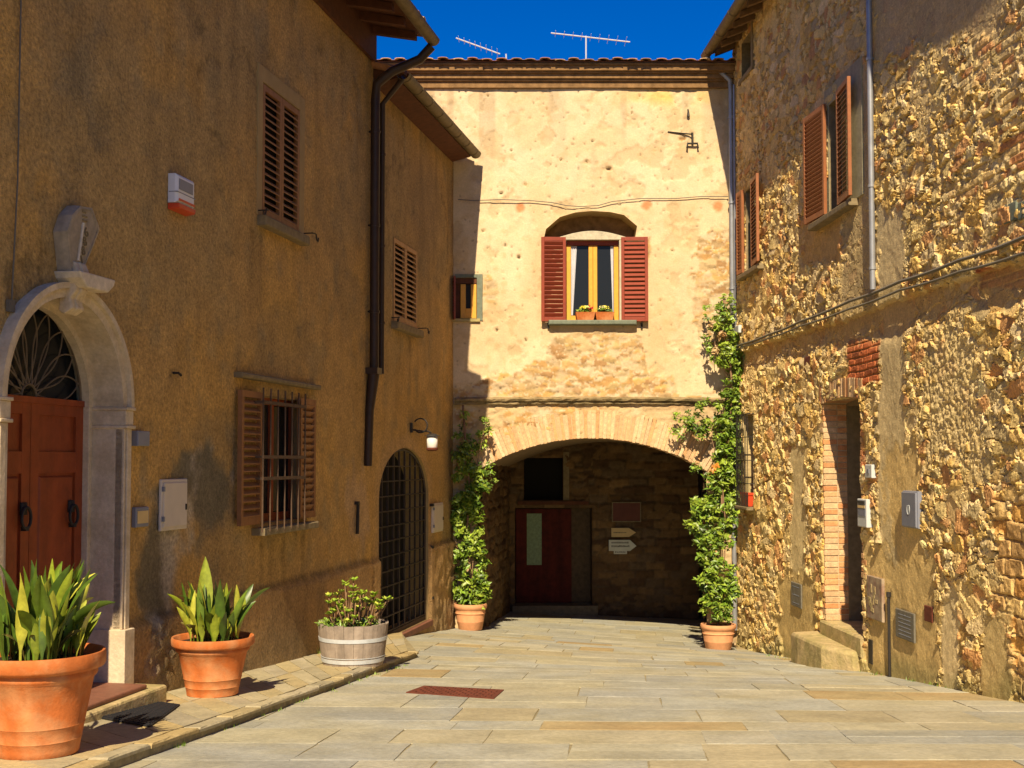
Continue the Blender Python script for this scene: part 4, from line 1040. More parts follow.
for k, (x0, x1, cols, lab, fl_lab) in enumerate(((576, 594.8, [(.75, .62, .04), (.7, .7, .2), (.55, .05, .04)], 'small terracotta window box on the left half of the facade sill', 'yellow and red flowers in the left window box'), (595.4, 614, [(.8, .75, .35), (.75, .68, .1)], 'small terracotta window box on the right half of the facade sill', 'pale yellow flowers in the right window box'))):
    a, c = Fd.px(x0, 316, .08), Fd.px(x1, 316, .08); t = thing('window_box', Fd.pt((a[0] + c[0]) / 2, winF[2] - .012, .06), lab, 'planter', 'window boxes on the facade sill')
    b = B(); z0 = winF[2] - .012; b.prism(Fd, rect(a[0] + .02, c[0] - .02, z0, z0), .0, .0) if 0 else None
    P0 = [Fd.pt(u, z0, w) for u, w in ((a[0] + .02, -.04), (c[0] - .02, -.04), (c[0] - .02, .10), (a[0] + .02, .10))]; P1 = [Fd.pt(u, z0 + .10, w) for u, w in ((a[0], -.06), (c[0], -.06), (c[0], .12), (a[0], .12))]
    P2 = [Fd.pt(u, z0 + .13, w) for u, w in ((a[0] - .008, -.068), (c[0] + .008, -.068), (c[0] + .008, .128), (a[0] - .008, .128))]
    b.add(P0 + P1 + P2, [(3, 2, 1, 0)] + [(i, (i + 1) % 4, 4 + (i + 1) % 4, 4 + i) for i in range(4)] + [(4 + i, 4 + (i + 1) % 4, 8 + (i + 1) % 4, 8 + i) for i in range(4)])
    b.build('trough', M['terracotta'], t, bevel=.004)
    b = B(); b.box(Fd, a[0] + .0, c[0] - .0, z0 + .10, z0 + .122, -.06, .12); b.build('soil', M['soil'], t)
    p = thing('window_flowers', Fd.pt((a[0] + c[0]) / 2, z0 + .12, .04), fl_lab, 'flowers', 'flowers in the window boxes')
    V, Fc, C = leaf_quads(110, Fd.pt((a[0] + c[0]) / 2, z0 + .17, .03), (.13, .06, .05), .035, GREENS, rr); mesh_np('foliage', V, Fc, M['leaf'], p, np.array(C))
    for j, cl in enumerate(cols):
        V, Fc, C = leaf_quads(45, Fd.pt((a[0] + c[0]) / 2 + (j - .6) * .06, z0 + .21, .05), (.06, .05, .035), .022, [cl], rr); mesh_np('blossom', V, Fc, M['flower'], p, np.array(C))

# ================================================================== RIGHT STONE HOUSE
def rh(x0, x1, yref, y0, y1, w=0):   # opening: u from x0..x1, v measured at column yref
    return (Rw.px(x0, 300, w)[0], Rw.px(x1, 300, w)[0], Rw.px(yref, y0, w)[1], Rw.px(yref, y1, w)[1])
hB = rh(826, 838.5, 832, 211, 98, .09)
hA = rh(743, 751.5, 747, 271, 187, .09)
hT = rh(745.5, 756, 751, 70, 33)
hD = (Rw.px(826, 500)[0], Rw.px(863, 500)[0], Rw.px(845, 628)[1], Rw.px(845, 399)[1])
hG = rh(745, 754, 750, 502, 416)
uRend = 16.2
def fnR(u, v):
    Y = YF - u * .9987; x = 450 + 5668 / np.maximum(Y, 2); y = 461 - 1220 * v / np.maximum(Y, 2)
    n1 = fbm(u * .7, v * .7, 61); n2 = fbm(u * 2.3, v * 2.3, 62); n3 = fbm(u * 8, v * 8, 63); n4 = fbm(u * 20, v * 20, 64, 3)
    wx = u + (n2 - .5) * .22 + (n3 - .5) * .045 + (n4 - .5) * .010; wy = v + (n1 - .5) * .3 + (n3 - .5) * .03 + (n4 - .5) * .008
    f1, f2, ida, oxa, oya = vorox(wx * 4.4, wy * 7.6, 65, .95); ea = (f2 - f1) / 5.5
    f1, f2, idb, oxb, oyb = vorox(wx * 8.5, wy * 13.5, 66, .95); eb = (f2 - f1) / 10.5
    big = fbm(u * 1.5, v * 1.5, 67)
    use = (ida + (big - .5) * 1.6) > .52
    e = np.where(use, ea, np.minimum(ea * 1.2, eb)); idn = np.where(use, ida, idb); ox = np.where(use, oxa / 4.4, oxb / 8.5); oy = np.where(use, oya / 7.6, oyb / 13.5)
    r1, r2, r3 = rnd(idn, 9), rnd(idn, 12), rnd(idn, 14)
    gap = .004 + .007 * n2
    sh = np.clip(e / gap, 0, 1)
    H = .036 * sh + sh * ((r1 - .5) * .036 + (r2 - .5) * .42 * oy + (r3 - .5) * .26 * ox) + (n3 - .5) * .012 + (n4 - .5) * .013 + (h2(np.floor(u * 60), np.floor(v * 70), 77) - .5) * .006
    smear = sstep(.56, .70, fbm(u * 3.1, v * 3.1, 68)); H = H * (1 - .55 * smear) + .012 * smear     # lime mortar smeared over the stones
    sc = pal(idn, [(.50, .37, .17), (.55, .43, .24), (.46, .34, .17), (.58, .47, .28), (.44, .30, .12), (.50, .37, .15), (.48, .41, .27), (.42, .30, .13), (.54, .45, .30), (.50, .35, .13), (.40, .33, .20), (.47, .38, .20), (.50, .40, .20), (.44, .25, .12)])
    sc = sc * (.82 + .36 * r2[..., None])
    mor = np.array((.52, .42, .24)) + 0 * sc
    c = mixc(mor * .5, sc, sstep(.2, .8, sh)); c = mixc(c, mor, .75 * smear)
    # upper wall: stones set nearly flush, colour dulled to stand for the eave's shade
    upm = sstep(.0, 1.0, (v - 3.0) / 1.4 + (n1 - .5) * 1.5)
    H = H * (1 - .25 * upm); c = mixc(c, c * np.array((.86, .84, .84)), upm)
    def plaster(m, col, hh=.012):
        nonlocal H, c
        cc = np.array(col) * (.85 + .3 * n2)[..., None]
        H = H * (1 - m) + m * (hh + (n2 - .5) * .022 + (n3 - .5) * .010 + (n4 - .5) * .004); c = mixc(c, cc, m)
    def box(x0, x1, y0, y1, sx=5, sy=12, k=.9):
        d = np.minimum(np.minimum((x - x0) / sx, (x1 - x) / sx), np.minimum((y - y0) / sy, (y1 - y) / sy))
        return sstep(-.35, .35, d + (n3 - .5) * 2.2 * k + (n2 - .5) * 1.8 * k)
    # granular render in the middle of the wall
    m = box(930, 980, 335, 460, 18, 40, 1.3)
    plaster(m * .8, (.45, .37, .22), .02); n5 = fbm(u * 30, v * 30, 69, 3); H = H + m * ((n5 - .5) * .030 + (n4 - .5) * .014)
    # courses of brick high on the near end
    m = box(962, 1400, -300, 262, 26, 40, .8) * (1 - .75 * sstep(.52, .6, fbm(u * 1.1, v * 1.6, 71)))
    eb_, ib = bricks(u + (n2 - .5) * .02, v + (n2 - .5) * .03, .27, .078, 72)
    bh = np.clip(eb_ / .014, 0, 1); m2 = m * sstep(.12, .2, ib) * sstep(.62, .5, fbm(u * 4, v * 5, 75))
    H = H * (1 - m2) + m2 * (.014 + .014 * bh + (h2((ib * 9999).astype(np.int64), (ib * 0).astype(np.int64), 3) - .5) * .016 + (n4 - .5) * .012)
    bc = pal(ib, [(.46, .26, .10), (.50, .37, .18), (.46, .31, .15), (.42, .20, .09), (.52, .41, .23), (.48, .37, .20)])
    c = mixc(c, mixc(np.array((.46, .36, .20)) + 0 * bc, bc, sstep(.2, .7, bh)), m2)
    # dark red brick patch over the door, and at the end of the cable run
    m = box(850, 884, 338, 384, 4, 6, .6) + box(982, 1040, 268, 288, 6, 5, .6) + .8 * box(846, 866, 420, 470, 4, 12, 1.0); m = np.clip(m, 0, 1)
    H = H * (1 - m) + m * (.008 + .022 * bh + (n4 - .5) * .01); c = mixc(c, mixc(np.array((.28, .17, .08)) + 0 * bc, np.array((.34, .10, .042)) * (.6 + .7 * ib)[..., None], sstep(.2, .7, bh)), m)
    # squared blocks low on the near end
    m = box(1000, 1400, 500, 760, 14, 30, 1.2)
    e3, i3 = bricks(u + (n2 - .5) * .16, v + (n2 - .5) * .14 + (n3 - .5) * .03, .30, .16, 73); b3 = np.clip(e3 / .03, 0, 1)
    H = H * (1 - m) + m * (-.006 + .026 * sstep(0, 1, b3 * 1.6) + (n3 - .5) * .03 + (n4 - .5) * .014 + (i3 - .5) * .03); c = mixc(c, mixc(np.array((.40, .30, .16)) + 0 * bc, pal(i3, [(.50, .30, .10), (.44, .24, .08), (.52, .38, .18), (.40, .26, .12), (.48, .34, .16)]), sstep(.1, .6, b3)), m)
    # plaster strips and patches
    plaster(box(882, 908, 205, 700, 5, 20, .7), (.46, .385, .25), .026)
    plaster(box(866, 938, 545, 720, 9, 25), (.48, .37, .19), .016)
    plaster(box(888, 922, 448, 560, 8, 20), (.50, .38, .19), .02)
    plaster(box(942, 957, 588, 690, 5, 20, .7), (.50, .42, .28), .018)
    plaster(box(982, 1012, 610, 720, 7, 18, .8), (.46, .37, .20), .03)
    plaster(box(793, 806, 445, 575, 4, 20, .8), (.46, .39, .25), .02)
    plaster(box(775, 815, 575, 700, 8, 16), (.42, .33, .17), .012)
    plaster(box(846, 880, 60, 330, 6, 30, .8) * .75, (.36, .29, .18), .012)
    plaster(box(884, 1010, -200, 40, 20, 25) * .85, (.36, .28, .17), .012)
    plaster(box(805, 845, 215, 262, 6, 10, .7) * .8, (.40, .27, .12), .004)  # darker patch below the window paints the shadow of its shutters
    pk = sstep(.60, .50, fbm(u * 5, v * 5, 78)) ; c = c * (.86 + .2 * fbm(u * 11, v * 11, 79))[..., None] * (1.04 - .10 * (1 - pk))[..., None]
    # band under the cable line, hollowed and browned to give its shadow
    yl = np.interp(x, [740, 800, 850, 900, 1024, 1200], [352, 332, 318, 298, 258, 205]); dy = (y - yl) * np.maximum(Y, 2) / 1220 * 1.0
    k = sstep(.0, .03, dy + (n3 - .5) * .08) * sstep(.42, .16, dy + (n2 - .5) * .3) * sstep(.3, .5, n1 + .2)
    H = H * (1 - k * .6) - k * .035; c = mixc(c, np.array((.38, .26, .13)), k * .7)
    c = np.minimum(c * np.array((1.40, 1.29, .98)), .8)
    # mossy foot of the wall
    gz = EZ * 0 + (G(3.64 + .0508 * (YF - Y), Y) - EZ); k = sstep(.28, .02, v - gz + (n2 - .5) * .3)
    c = mixc(c, np.array((.24, .22, .08)), k * .6)
    return H, c
rhs = thing('stone_house', Rw.pt(5, -3.0, 0), 'tall rubble stone house with orange shutters, brick edged doorway and tiled eave', 'house')
us = np.concatenate([np.arange(-.02, 10.3, .0155), np.arange(10.3, uRend, .06), [uRend]]); vs = np.arange(-3.45, 6.86, .0125)
for h in (hA, hB, hT, hD, hG): us = np.append(us, h[:2]); vs = np.append(vs, h[2:])
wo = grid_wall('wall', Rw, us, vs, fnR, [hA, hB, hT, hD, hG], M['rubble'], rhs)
wo.data.polygons.foreach_set('use_smooth', np.zeros(len(wo.data.polygons), bool))
OR = .38
for i in range(36):
    u = .12 + i * .43
    B().sweep(Rw, [(-.1, 6.76), (OR - .04, 6.58), (OR - .04, 6.66), (-.1, 6.86)], u, u + .09).build('rafter', M['beam_grey'], rhs)
b = B(); b.sweep(Rw, [(-6, 8.9), (-6, 8.8), (-.1, 6.865), (OR, 6.665), (OR, 6.70), (-.1, 6.92)], -.05, uRend); rf = b.build('roof', M['beam_grey'], rhs)
b = B(); tiles_row(b, Rw, -.05, uRend, OR + .06, 6.73, -2.5, 7.75, sp=.24, r=.085, rr=random.Random(15)); b.build('tiles', M['tile'], rf, cols=True)
b = B(); b.sweep(Rw, [(OR + .08 + w, 6.66 + v) for w, v in half_pipe(.08)], -.04, uRend); b.prism(Rw.hinge(-.04, OR + .08, 90), [(w, 6.66 + v) for w, v in half_pipe(.08)[:12]], -.004, .004)
for i in range(18): b.sweep(Rw, [(OR + .08 + w, 6.66 + v) for w, v in half_pipe(.088, .006)], .2 + i * .86, .225 + i * .86)
b.build('gutter', M['gutter'], rhs)
b = B(); b.tube([Rw.pt(.08, 6.6, OR + .08), Rw.pt(.08, 6.48, OR + .02), Rw.pt(.1, 6.30, .2), Rw.pt(.1, 6.2, .09), Rw.pt(.1, 6.0, .08), Rw.pt(.1, -2.7, .08)], .040, 10)
b.tube([Rw.pt(.2, 6.1, .05), Rw.pt(.2, -1.0, .05)], .018, 6)
for v in (5.6, 4.2, 2.8, 1.4, .2, -1.2): b.tube([Rw.pt(.1, v, .08), Rw.pt(.1, v - .03, .08)], .055, 10); b.tube([Rw.pt(.1, v, .08), Rw.pt(.3, v, .0)], .012, 5)
b.build('downpipe', M['pipe_grey'], rhs, auto=40)
b = B(); up = Rw.px(878, 200)[0]; vp0 = Rw.px(878, 290)[1]
b.tube([Rw.pt(up, 6.6, .07), Rw.pt(up, vp0, .07)], .032, 10)
for v in (5.9, 4.4, 3.0, 2.1): b.tube([Rw.pt(up, v, .07), Rw.pt(up, v - .03, .07)], .04, 10); b.box(Rw, up - .01, up + .01, v - .03, v, -.02, .05)
b.build('wall_pipe', M['pipe_grey'], rhs, auto=40)
# shuttered windows
def rwin(h, xf, xn, m, angf, angn, band=True):
    u0, u1, v0, v1 = h
    wn = thing('window', (0, 0, 0), None, None); wn.parent = rhs; wn.location = (0, 0, 0)
    reveal(Rw, rect(*h), .03, -.22).build('window_reveal', M['sillstone'], wn)
    b = B()
    for q in ((u0, u0 + .06), ((u0 + u1) / 2 - .03, (u0 + u1) / 2 + .03), (u1 - .06, u1)): b.box(Rw, q[0], q[1], v0, v1, -.2, -.15)
    b.box(Rw, u0, u1, v0, v0 + .07, -.199, -.151); b.box(Rw, u0, u1, v1 - .07, v1, -.199, -.151)
    b.build('window_frame', M['beam'], wn)
    b = B(); b.box(Rw, u0, u1, v0, v1, -.19, -.18); b.build('pane', M['glass'], wn)
    b = B(); b.box(Rw, u0 - .1, u1 + .1, v0 - .1, v1 + .1, -.3, -.24); b.build('backing', M['dark'], wn)
    wf = u0 - Rw.px(xf, 300, .09)[0]; wnr = Rw.px(xn, 300, .09)[0] - u1
    shutter_mesh(Rw.hinge(u0 - .01, .06, angf), 0, wf, v0 + .02, v1 + .03, -.04, t=.04).build('shutter', m, wn, bevel=.003)
    shutter_mesh(Rw.hinge(u1 + .01, .06, angn), 0, wnr, v0 + .02, v1 + .03, 0, t=.04, pitch=.06, op=True).build('shutter', m, wn, bevel=.003)
    b = B(); b.box(Rw, u0 - wf * .85, u1 + wnr * .9, v0 - .08, v0 - .003, -.1, .13, ch=.012); b.build('sill', M['sillstone'], wn)
    if band:
        b = B()
        for q in (rect(u0 - .16, u0 - .003, v0, v1 + .22), rect(u1 + .003, u1 + wnr + .14, v0, v1 + .22), rect(u0 - .003, u1 + .003, v1 + .003, v1 + .22)): b.prism(Rw, q, -.05, .035)
        b.build('plaster_band', M['bandgrey'], wn, bevel=.005)
    return wn
rwin(hB, 809, 855, M['shutter_orange'], 176, 5)
rwin(hA, 738.5, 761, M['shutter_orange'], 176, 5, False)
wn = thing('attic_window', (0, 0, 0), None, None); wn.parent = rhs; wn.location = (0, 0, 0)
reveal(Rw, rect(*hT), .03, -.2).build('window_reveal', M['sillstone'], wn); b = B(); b.box(Rw, hT[0] - .05, hT[1] + .05, hT[2] - .05, hT[3] + .05, -.3, -.2); b.build('backing', M['dark'], wn)
b = B(); b.box(Rw, hT[0] - .12, hT[1] + .12, hT[2] - .07, hT[2] - .003, -.1, .06); b.box(Rw, hT[1] + .003, hT[1] + .1, hT[2], hT[3] + .1, -.1, .05); b.build('stone_frame', M['sillstone'], wn)
# barred low window by the corner
wn = thing('barred_window', (0, 0, 0), None, None); wn.parent = rhs; wn.location = (0, 0, 0)
u0, u1, v0, v1 = hG
reveal(Rw, rect(*hG), .03, -.2).build('window_reveal', M['stepstone'], wn); b = B(); b.box(Rw, u0 - .05, u1 + .05, v0 - .05, v1 + .05, -.3, -.2); b.build('backing', M['dark'], wn)
b = B(); b.box(Rw, u0, u0 + .08, v0, v1, -.16, -.11); b.box(Rw, u1 - .08, u1, v0, v1, -.16, -.11); b.build('window_frame', M['white'], wn)
b = B(); ua, ub = u0 - .06, u1 + .08
for i in range(8):
    u = ua + (ub - ua) * i / 7; b.tube([Rw.pt(u, v0 - .08, .14), Rw.pt(u, v1 + .03, .14)], .006, 6)
for i in range(5):
    v = v0 - .06 + (v1 + .08 - v0) * i / 4; b.box(Rw, ua - .01, ub + .01, v - .006, v + .006, .134, .146)
    for u in (ua, ub): b.box(Rw, u - .008, u + .008, v - .006, v + .006, -.02, .14)
b.build('window_grille', M['iron'], wn, auto=50)
b = B(); b.box(Rw, ua - .03, ub + .03, v0 - .11, v0 - .06, -.05, .17, ch=.01); b.build('sill', M['sillstone'], wn)
t = thing('window_box', Rw.pt((u0 + u1) / 2, v0 - .06, .1), 'small red planter behind the bars of the low stone house window', 'planter')
b = B(); b.box(Rw, u0 + .05, u1 - .02, v0 - .058, v0 + .13, .02, .11); b.box(Rw, u0 + .035, u1 - .005, v0 + .11, v0 + .15, .01, .122); b.build('trough', M['alarm_red'], t, bevel=.006)
# doorway
u0, u1, v0, v1 = hD
dw = thing('doorway', (0, 0, 0), None, None); dw.parent = rhs; dw.location = (0, 0, 0)
b = B(); rb = random.Random(31)
def bc_(): return tuple(np.array(rb.choice([(.58, .31, .13), (.55, .27, .11), (.60, .36, .17), (.58, .38, .20), (.52, .23, .09), (.60, .40, .22)])) * rb.uniform(.85, 1.1))
DD = .27
v = v0; k = 0
while v < v1 - .02:
    hh = min(.066, v1 - v)
    # far jamb, faces the courtyard sun
    ln = .20 if k % 2 else .10
    b.box(Rw, u0 - ln, u0 + rb.uniform(0, .008), v + .006, v + hh, -DD / 2 - .01, rb.uniform(.018, .032), bc_())
    b.box(Rw, u0 - .12, u0 + rb.uniform(0, .008), v + .006, v + hh, -DD, -DD / 2 - .02, bc_())
    ln = .14 if k % 2 else .07
    b.box(Rw, u1 - rb.uniform(0, .008), u1 + ln, v + .006, v + hh, -DD, rb.uniform(.016, .03), bc_())
    v += hh + .006; k += 1
nv = 20
for i in range(nv):
    a = u0 - .10 + (u1 - u0 + .22) * i / nv; c_ = a + (u1 - u0 + .22) / nv * .86; tp = v1 + .20 + .05 * math.sin(math.pi * (i + .5) / nv)
    bt = v1 - .03 + .05 * math.sin(math.pi * (i + .5) / nv)
    b.box(Rw, a, c_, bt, tp - .005, -DD, rb.uniform(.03, .045), tuple(np.array(bc_()) * .8))
b.build('brick_surround', M['brick'], dw, cols=True, bevel=.004)
b = B()
b.box(Rw, u0 - .13, u0 - .006, v0, v1, -DD - .005, .012, (.50, .40, .24)); b.box(Rw, u1 + .008, u1 + .10, v0, v1, -DD, .008, (.50, .40, .24)); b.box(Rw, u0 - .05, u1 + .05, v1 + .03, v1 + .15, -DD, .02, (.50, .40, .24))
b.build('mortar', M['cream'], dw, cols=True)
b = B(); b.box(Rw, u0 - .1, u1 + .1, v0 - .1, v1 + .2, -.95, -.9); b.box(Rw, u0 - .1, u0 + .02, v0, v1 + .05, -.9, -DD, None); b.box(Rw, u1 - .02, u1 + .1, v0, v1 + .05, -.9, -DD, None); b.box(Rw, u0 - .1, u1 + .1, v1 - .05, v1 + .15, -.95, -DD - .01); b.build('inner_plaster', M['sillstone'], dw)
b = B(); b.box(Rw, u0 + .02, u1 - .02, v0, v1 - .06, -.86, -.80)
for q in range(2):
    b.box(Rw, u0 + .14 + q * .62, u0 + .62 + q * .62, v0 + .2, v0 + 1.0, -.80, -.785, ch=.01); b.box(Rw, u0 + .14 + q * .62, u0 + .62 + q * .62, v0 + 1.1, v1 - .3, -.80, -.785, ch=.01)
b.build('door_leaf', M['barrelwood'], dw)
b = B(); b.box(Rw, u0 - .1, u1 + .08, v0 - .24, v0 - .002, -.9, .07, ch=.02); b.box(Rw, u0 + .2, u1 + .04, v0 - .6, v0 - .242, -.2, .05); b.build('threshold', M['stepstone'], dw)
# step stone: plan polygon (u, w)
ust0, ust1 = Rw.px(822, 640)[0], Rw.px(862, 640)[0]
plan = [(ust0 - .1, .0), (ust0 - .12, .36), (ust0 + .3, .40), (ust1 - .35, .36), (ust1 + .05, .12), (ust1 + .08, .0)]
vtp = Rw.px(807, 640, .38)[1]
V = []; k = len(plan); cu = sum(p[0] for p in plan) / k
for dz, sc, in ((None, 1.0), (-.035, 1.0), (0, .95)):
    for u, w in plan:
        uu = cu + (u - cu) * sc; ww = w * sc if w > .01 else -.03
        p = Rw.pt(uu, 0, ww); z = (g1(p[0], p[1]) - EZ - .05) if dz is None else vtp + dz + (.012 * math.sin(u * 9 + w * 7))
        V.append(Rw.pt(uu, z, ww))
b = B(); b.add(V, [(r * k + i, r * k + (i + 1) % k, (r + 1) * k + (i + 1) % k, (r + 1) * k + i) for r in (0, 1) for i in range(k)] + [tuple(range(2 * k, 3 * k))])
b.build('entrance_step', M['stepstone'], rhs, bevel=.012)

# ---- things fixed on the stone house
def wallthing(f, name, label, cat, x0, y0, x1, y1, w0, dep, m, group=None, ch=.006, extra=None, yref=None):
    xm = (x0 + x1) / 2
    w1_ = w0 + dep; ua, ub = sorted((f.px(x0, y1, w1_)[0], f.px(x1, y1, w1_)[0])); va, vb = f.px(xm, y1, w1_)[1], f.px(xm, y0, w1_)[1]
    t = thing(name, f.pt((ua + ub) / 2, va, w0), label, cat, group)
    b = B(); b.box(f, ua, ub, va, vb, w0, w0 + dep, ch=ch); b.build('casing', M[m], t, bevel=.004)
    if extra: extra(t, f, ua, ub, va, vb, w0 + dep)
    return t
def ex_meter(t, f, a, c, d, e, w):
    b = B(); b.box(f, a + .03, c - .03, d + .12, e - .06, w, w + .004); b.build('window', M['greybox'], t)
    b = B(); b.box(f, a + .03, c - .03, d + .24, e - .10, w + .004, w + .007); b.build('label_strip', M['signcream'], t)
    b = B(); b.box(f, a + .04, c - .04, e - .055, e - .02, w, w + .01); b.build('slot', M['darkplastic'], t)
wallthing(Rw, 'meter_box', 'pale grey meter box with a small window mounted beside the brick doorway', 'meter box', 857.5, 499, 866.5, 527, .01, .075, 'lightgrey', extra=ex_meter)
def ex_bell(t, f, a, c, d, e, w):
    b = B(); b.box(f, (a + c) / 2 - .03, (a + c) / 2 + .03, d + .05, e - .05, w, w + .006); b.build('cover', M['greybox'], t)
wallthing(Rw, 'junction_box', 'tiny pale junction box just above the meter box by the doorway', 'junction box', 865, 464.5, 871.5, 478, .02, .05, 'lightgrey', extra=ex_bell)
def ex_cab(t, f, a, c, d, e, w):
    b = B(); b.box(f, a + .012, c - .012, d + .012, e - .012, w + .001, w + .018, ch=.006); b.build('door', M['greybox'], t)
    u, v = (a + c) / 2, (d + e) / 2
    b = B(); b.tube([f.pt(u + .035 * math.sin(q), v + .05 * math.cos(q), w + .019) for q in np.linspace(.5, 5.6, 20)], .0035, 5); b.tube([f.pt(u - .01, v - .02, w + .019), f.pt(u + .02, v + .02, w + .019)], .003, 5); b.build('emblem', M['lightgrey'], t)
    for v in (d + .06, e - .08): B().tube([f.pt(a - .01, v, w - .03), f.pt(a - .09, v - .05, w - .05)], .012, 6).build('hinge_pin', M['iron'], t)
wallthing(Rw, 'utility_cabinet', 'grey steel utility cabinet with round emblem on the plaster strip', 'cabinet', 903, 491, 918, 528, .01, .06, 'greybox', extra=ex_cab)
def ex_lines(rows, seed):
    def f_(t, f, a, c, d, e, w):
        b = B(); r = random.Random(seed)
        for i in range(rows):
            v = e - (e - d) * (.16 + .68 * i / max(1, rows - 1)); u = a + (c - a) * .18
            while u < a + (c - a) * .82:
                l = r.uniform(.008, .022); b.box(f, u, u + l, v - .005, v + .005 * r.uniform(.2, 1), w - .001, w + .002); u += l + .008
        b.build('lettering', M['greybox'], t)
    return f_
wallthing(Rw, 'stone_plaque', 'grey engraved stone plaque low on the wall beside the rusty pipe', 'plaque', 895.5, 611, 914, 640, .022, .02, 'slatestone', 'engraved plaques on the stone house', extra=ex_lines(6, 1))
wallthing(Rw, 'stone_plaque', 'small dark engraved plaque low on the wall left of the step', 'plaque', 791, 583, 801, 607, .022, .02, 'slatestone', 'engraved plaques on the stone house', extra=ex_lines(3, 2))
def ex_slab(t, f, a, c, d, e, w):
    b = B(); r = random.Random(9)
    for i in range(9):
        u = r.uniform(a + .04, c - .1); v = r.uniform(d + .05, e - .12); b.box(f, u, u + r.uniform(.03, .08), v, v + r.uniform(.03, .1), w - .002, w + .004)
    b.build('worn_relief', M['stepstone'], t, bevel=.003)
wallthing(Rw, 'relief_slab', 'upright mottled stone slab in the wall right of the doorway foot', 'slab', 867, 577, 882, 620, .02, .035, 'slabstone', extra=ex_slab)
wallthing(Rw, 'tile_inset', 'small dark red tile set in plaster right of the engraved plaque', 'tile', 924, 606, 932, 622, .02, .012, 'rust')
wallthing(Rw, 'vent_brick', 'small dark red vent brick set high left of the doorway', 'vent', 804, 356, 813, 372, .0, .03, 'rust')
wallthing(Rw, 'marker_block', 'green grey stone block in the brick courses above the cables', 'stone block', 1003, 203, 1016, 222, .01, .035, 'greenstone', 'green grey blocks in the brickwork')
wallthing(Rw, 'marker_block', 'green grey stone block at the right frame edge of the brickwork', 'stone block', 1017.5, 198, 1040, 216, .01, .035, 'greenstone', 'green grey blocks in the brickwork')
t = thing('drain_pipe', Rw.pt(Rw.px(893, 670)[0], -2.3, .03), 'dark rusty pipe stub rising from the paving against the stone wall', 'pipe')
b = B(); u = Rw.px(893, 640)[0]; va = Rw.px(893, 672)[1]; vb = Rw.px(893, 597)[1]; b.tube([Rw.pt(u, va - .1, .04), Rw.pt(u, vb, .04)], .016, 8); b.build('tube', M['iron'], t, auto=40)
b = B(); b.tube([Rw.pt(u, vb, .04), Rw.pt(u, vb + .05, .04)], .026, 8); b.build('cap', M['iron'], t, auto=40)
b = B(); u, v = Rw.px(874, 655); b.box(Rw, u - .09, u + .02, v - .1, v + .16, .01, .03); o = b.build('iron_plate', M['iron']); tag(o, 'small dark iron plate in the wall foot below the upright slab', 'plate')
for nm, pts, r_, lab in (('cable', ((736, 346), (741, 344.5), (770, 334), (800, 321.5), (850, 301), (900, 281.5), (960, 260), (1024, 237), (1100, 212)), .017, 'upper grey cable sagging along the rubble stone wall'),
                         ('cable', ((737, 349), (741, 347), (770, 337.5), (800, 326), (850, 308.5), (900, 290), (960, 271.5), (1024, 253), (1100, 232)), .013, 'lower grey cable running beside the upper one on stone wall')):
    b = B(); P_ = []
    for x, y in pts:
        u, v = Rw.px(x, y, .07); P_.append(Rw.pt(u, v, .07))
    Q = []
    for i in range(len(P_) - 1):
        for s in np.linspace(0, 1, 7)[:-1]:
            p = np.array(P_[i]) * (1 - s) + np.array(P_[i + 1]) * s; p[2] -= .012 * math.sin(math.pi * s); Q.append(p)
    b.tube(Q, r_, 6)
    for q in Q[4::9]: b.tube([np.array(q), np.array(q) + Rw.N * -.075], .008, 4)
    o = b.build(nm, M['cable'], auto=60); tag(o, lab, 'cable', 'cables along the stone house')
u, v = Rw.px(741, 330); b = B(); b.box(Rw, u - .12, u + .2, v - .06, v + .06, .02, .09, ch=.01); o = b.build('cable_box', M['lightgrey']); tag(o, 'small white cable box where the cables meet the downpipe', 'junction box')

# ================================================================== THINGS ON THE LEFT WALL
def text_mesh(body, f, u, v, w, size, ang, name, m, parent, depth=.006):
    cu = bpy.data.curves.new('t', 'FONT'); cu.body = body; cu.size = size; cu.extrude = depth; cu.align_x = 'CENTER'; cu.align_y = 'CENTER'
    ob = bpy.data.objects.new('t', cu); COL.objects.link(ob); bpy.context.view_layer.update()
    me = bpy.data.meshes.new_from_object(ob); bpy.data.objects.remove(ob); bpy.data.curves.remove(cu)
    a = R(ang); V = []
    for q in me.vertices:
        x, y = q.co.x * math.cos(a) - q.co.y * math.sin(a), q.co.x * math.sin(a) + q.co.y * math.cos(a)
        V.append(f.pt(u - x, v + y, w + q.co.z))      # u of the left wall grows towards the viewer's left
    fs = [tuple(p.vertices) for p in me.polygons]; bpy.data.meshes.remove(me)
    return mesh_np(name, V, fs, m, parent)
out = [L.px(x, y, .11) for x, y in ((81, 206), (93, 208), (100.5, 229), (95, 244), (83.5, 271), (72, 271), (68, 231), (73, 215))]
cu_, cv_ = sum(p[0] for p in out) / 8, sum(p[1] for p in out) / 8
vv = out[5][1]
t = thing('carved_crest', L.pt(cu_, vv, 0), 'weathered carved stone crest standing on a small ledge above the arched portal', 'crest')
b = B(); bs_ = [(cu_ + (p[0] - cu_) * 1.04, max(vv, cv_ + (p[1] - cv_) * 1.03)) for p in out]
ins_ = [(cu_ + (p[0] - cu_) * .86, cv_ + (p[1] - cv_) * .90) for p in out]
rings = [(bs_, 0), (bs_, .065), (out, .105), (ins_, .11), (ins_, .104)]; k = 8
b.add([L.pt(u, v, w_) for pl_, w_ in rings for u, v in pl_], [(r * k + i, r * k + (i + 1) % k, (r + 1) * k + (i + 1) % k, (r + 1) * k + i) for r in range(4) for i in range(k)] + [tuple(range(4 * k, 5 * k))])
b.build('shield', M['carved'], t)
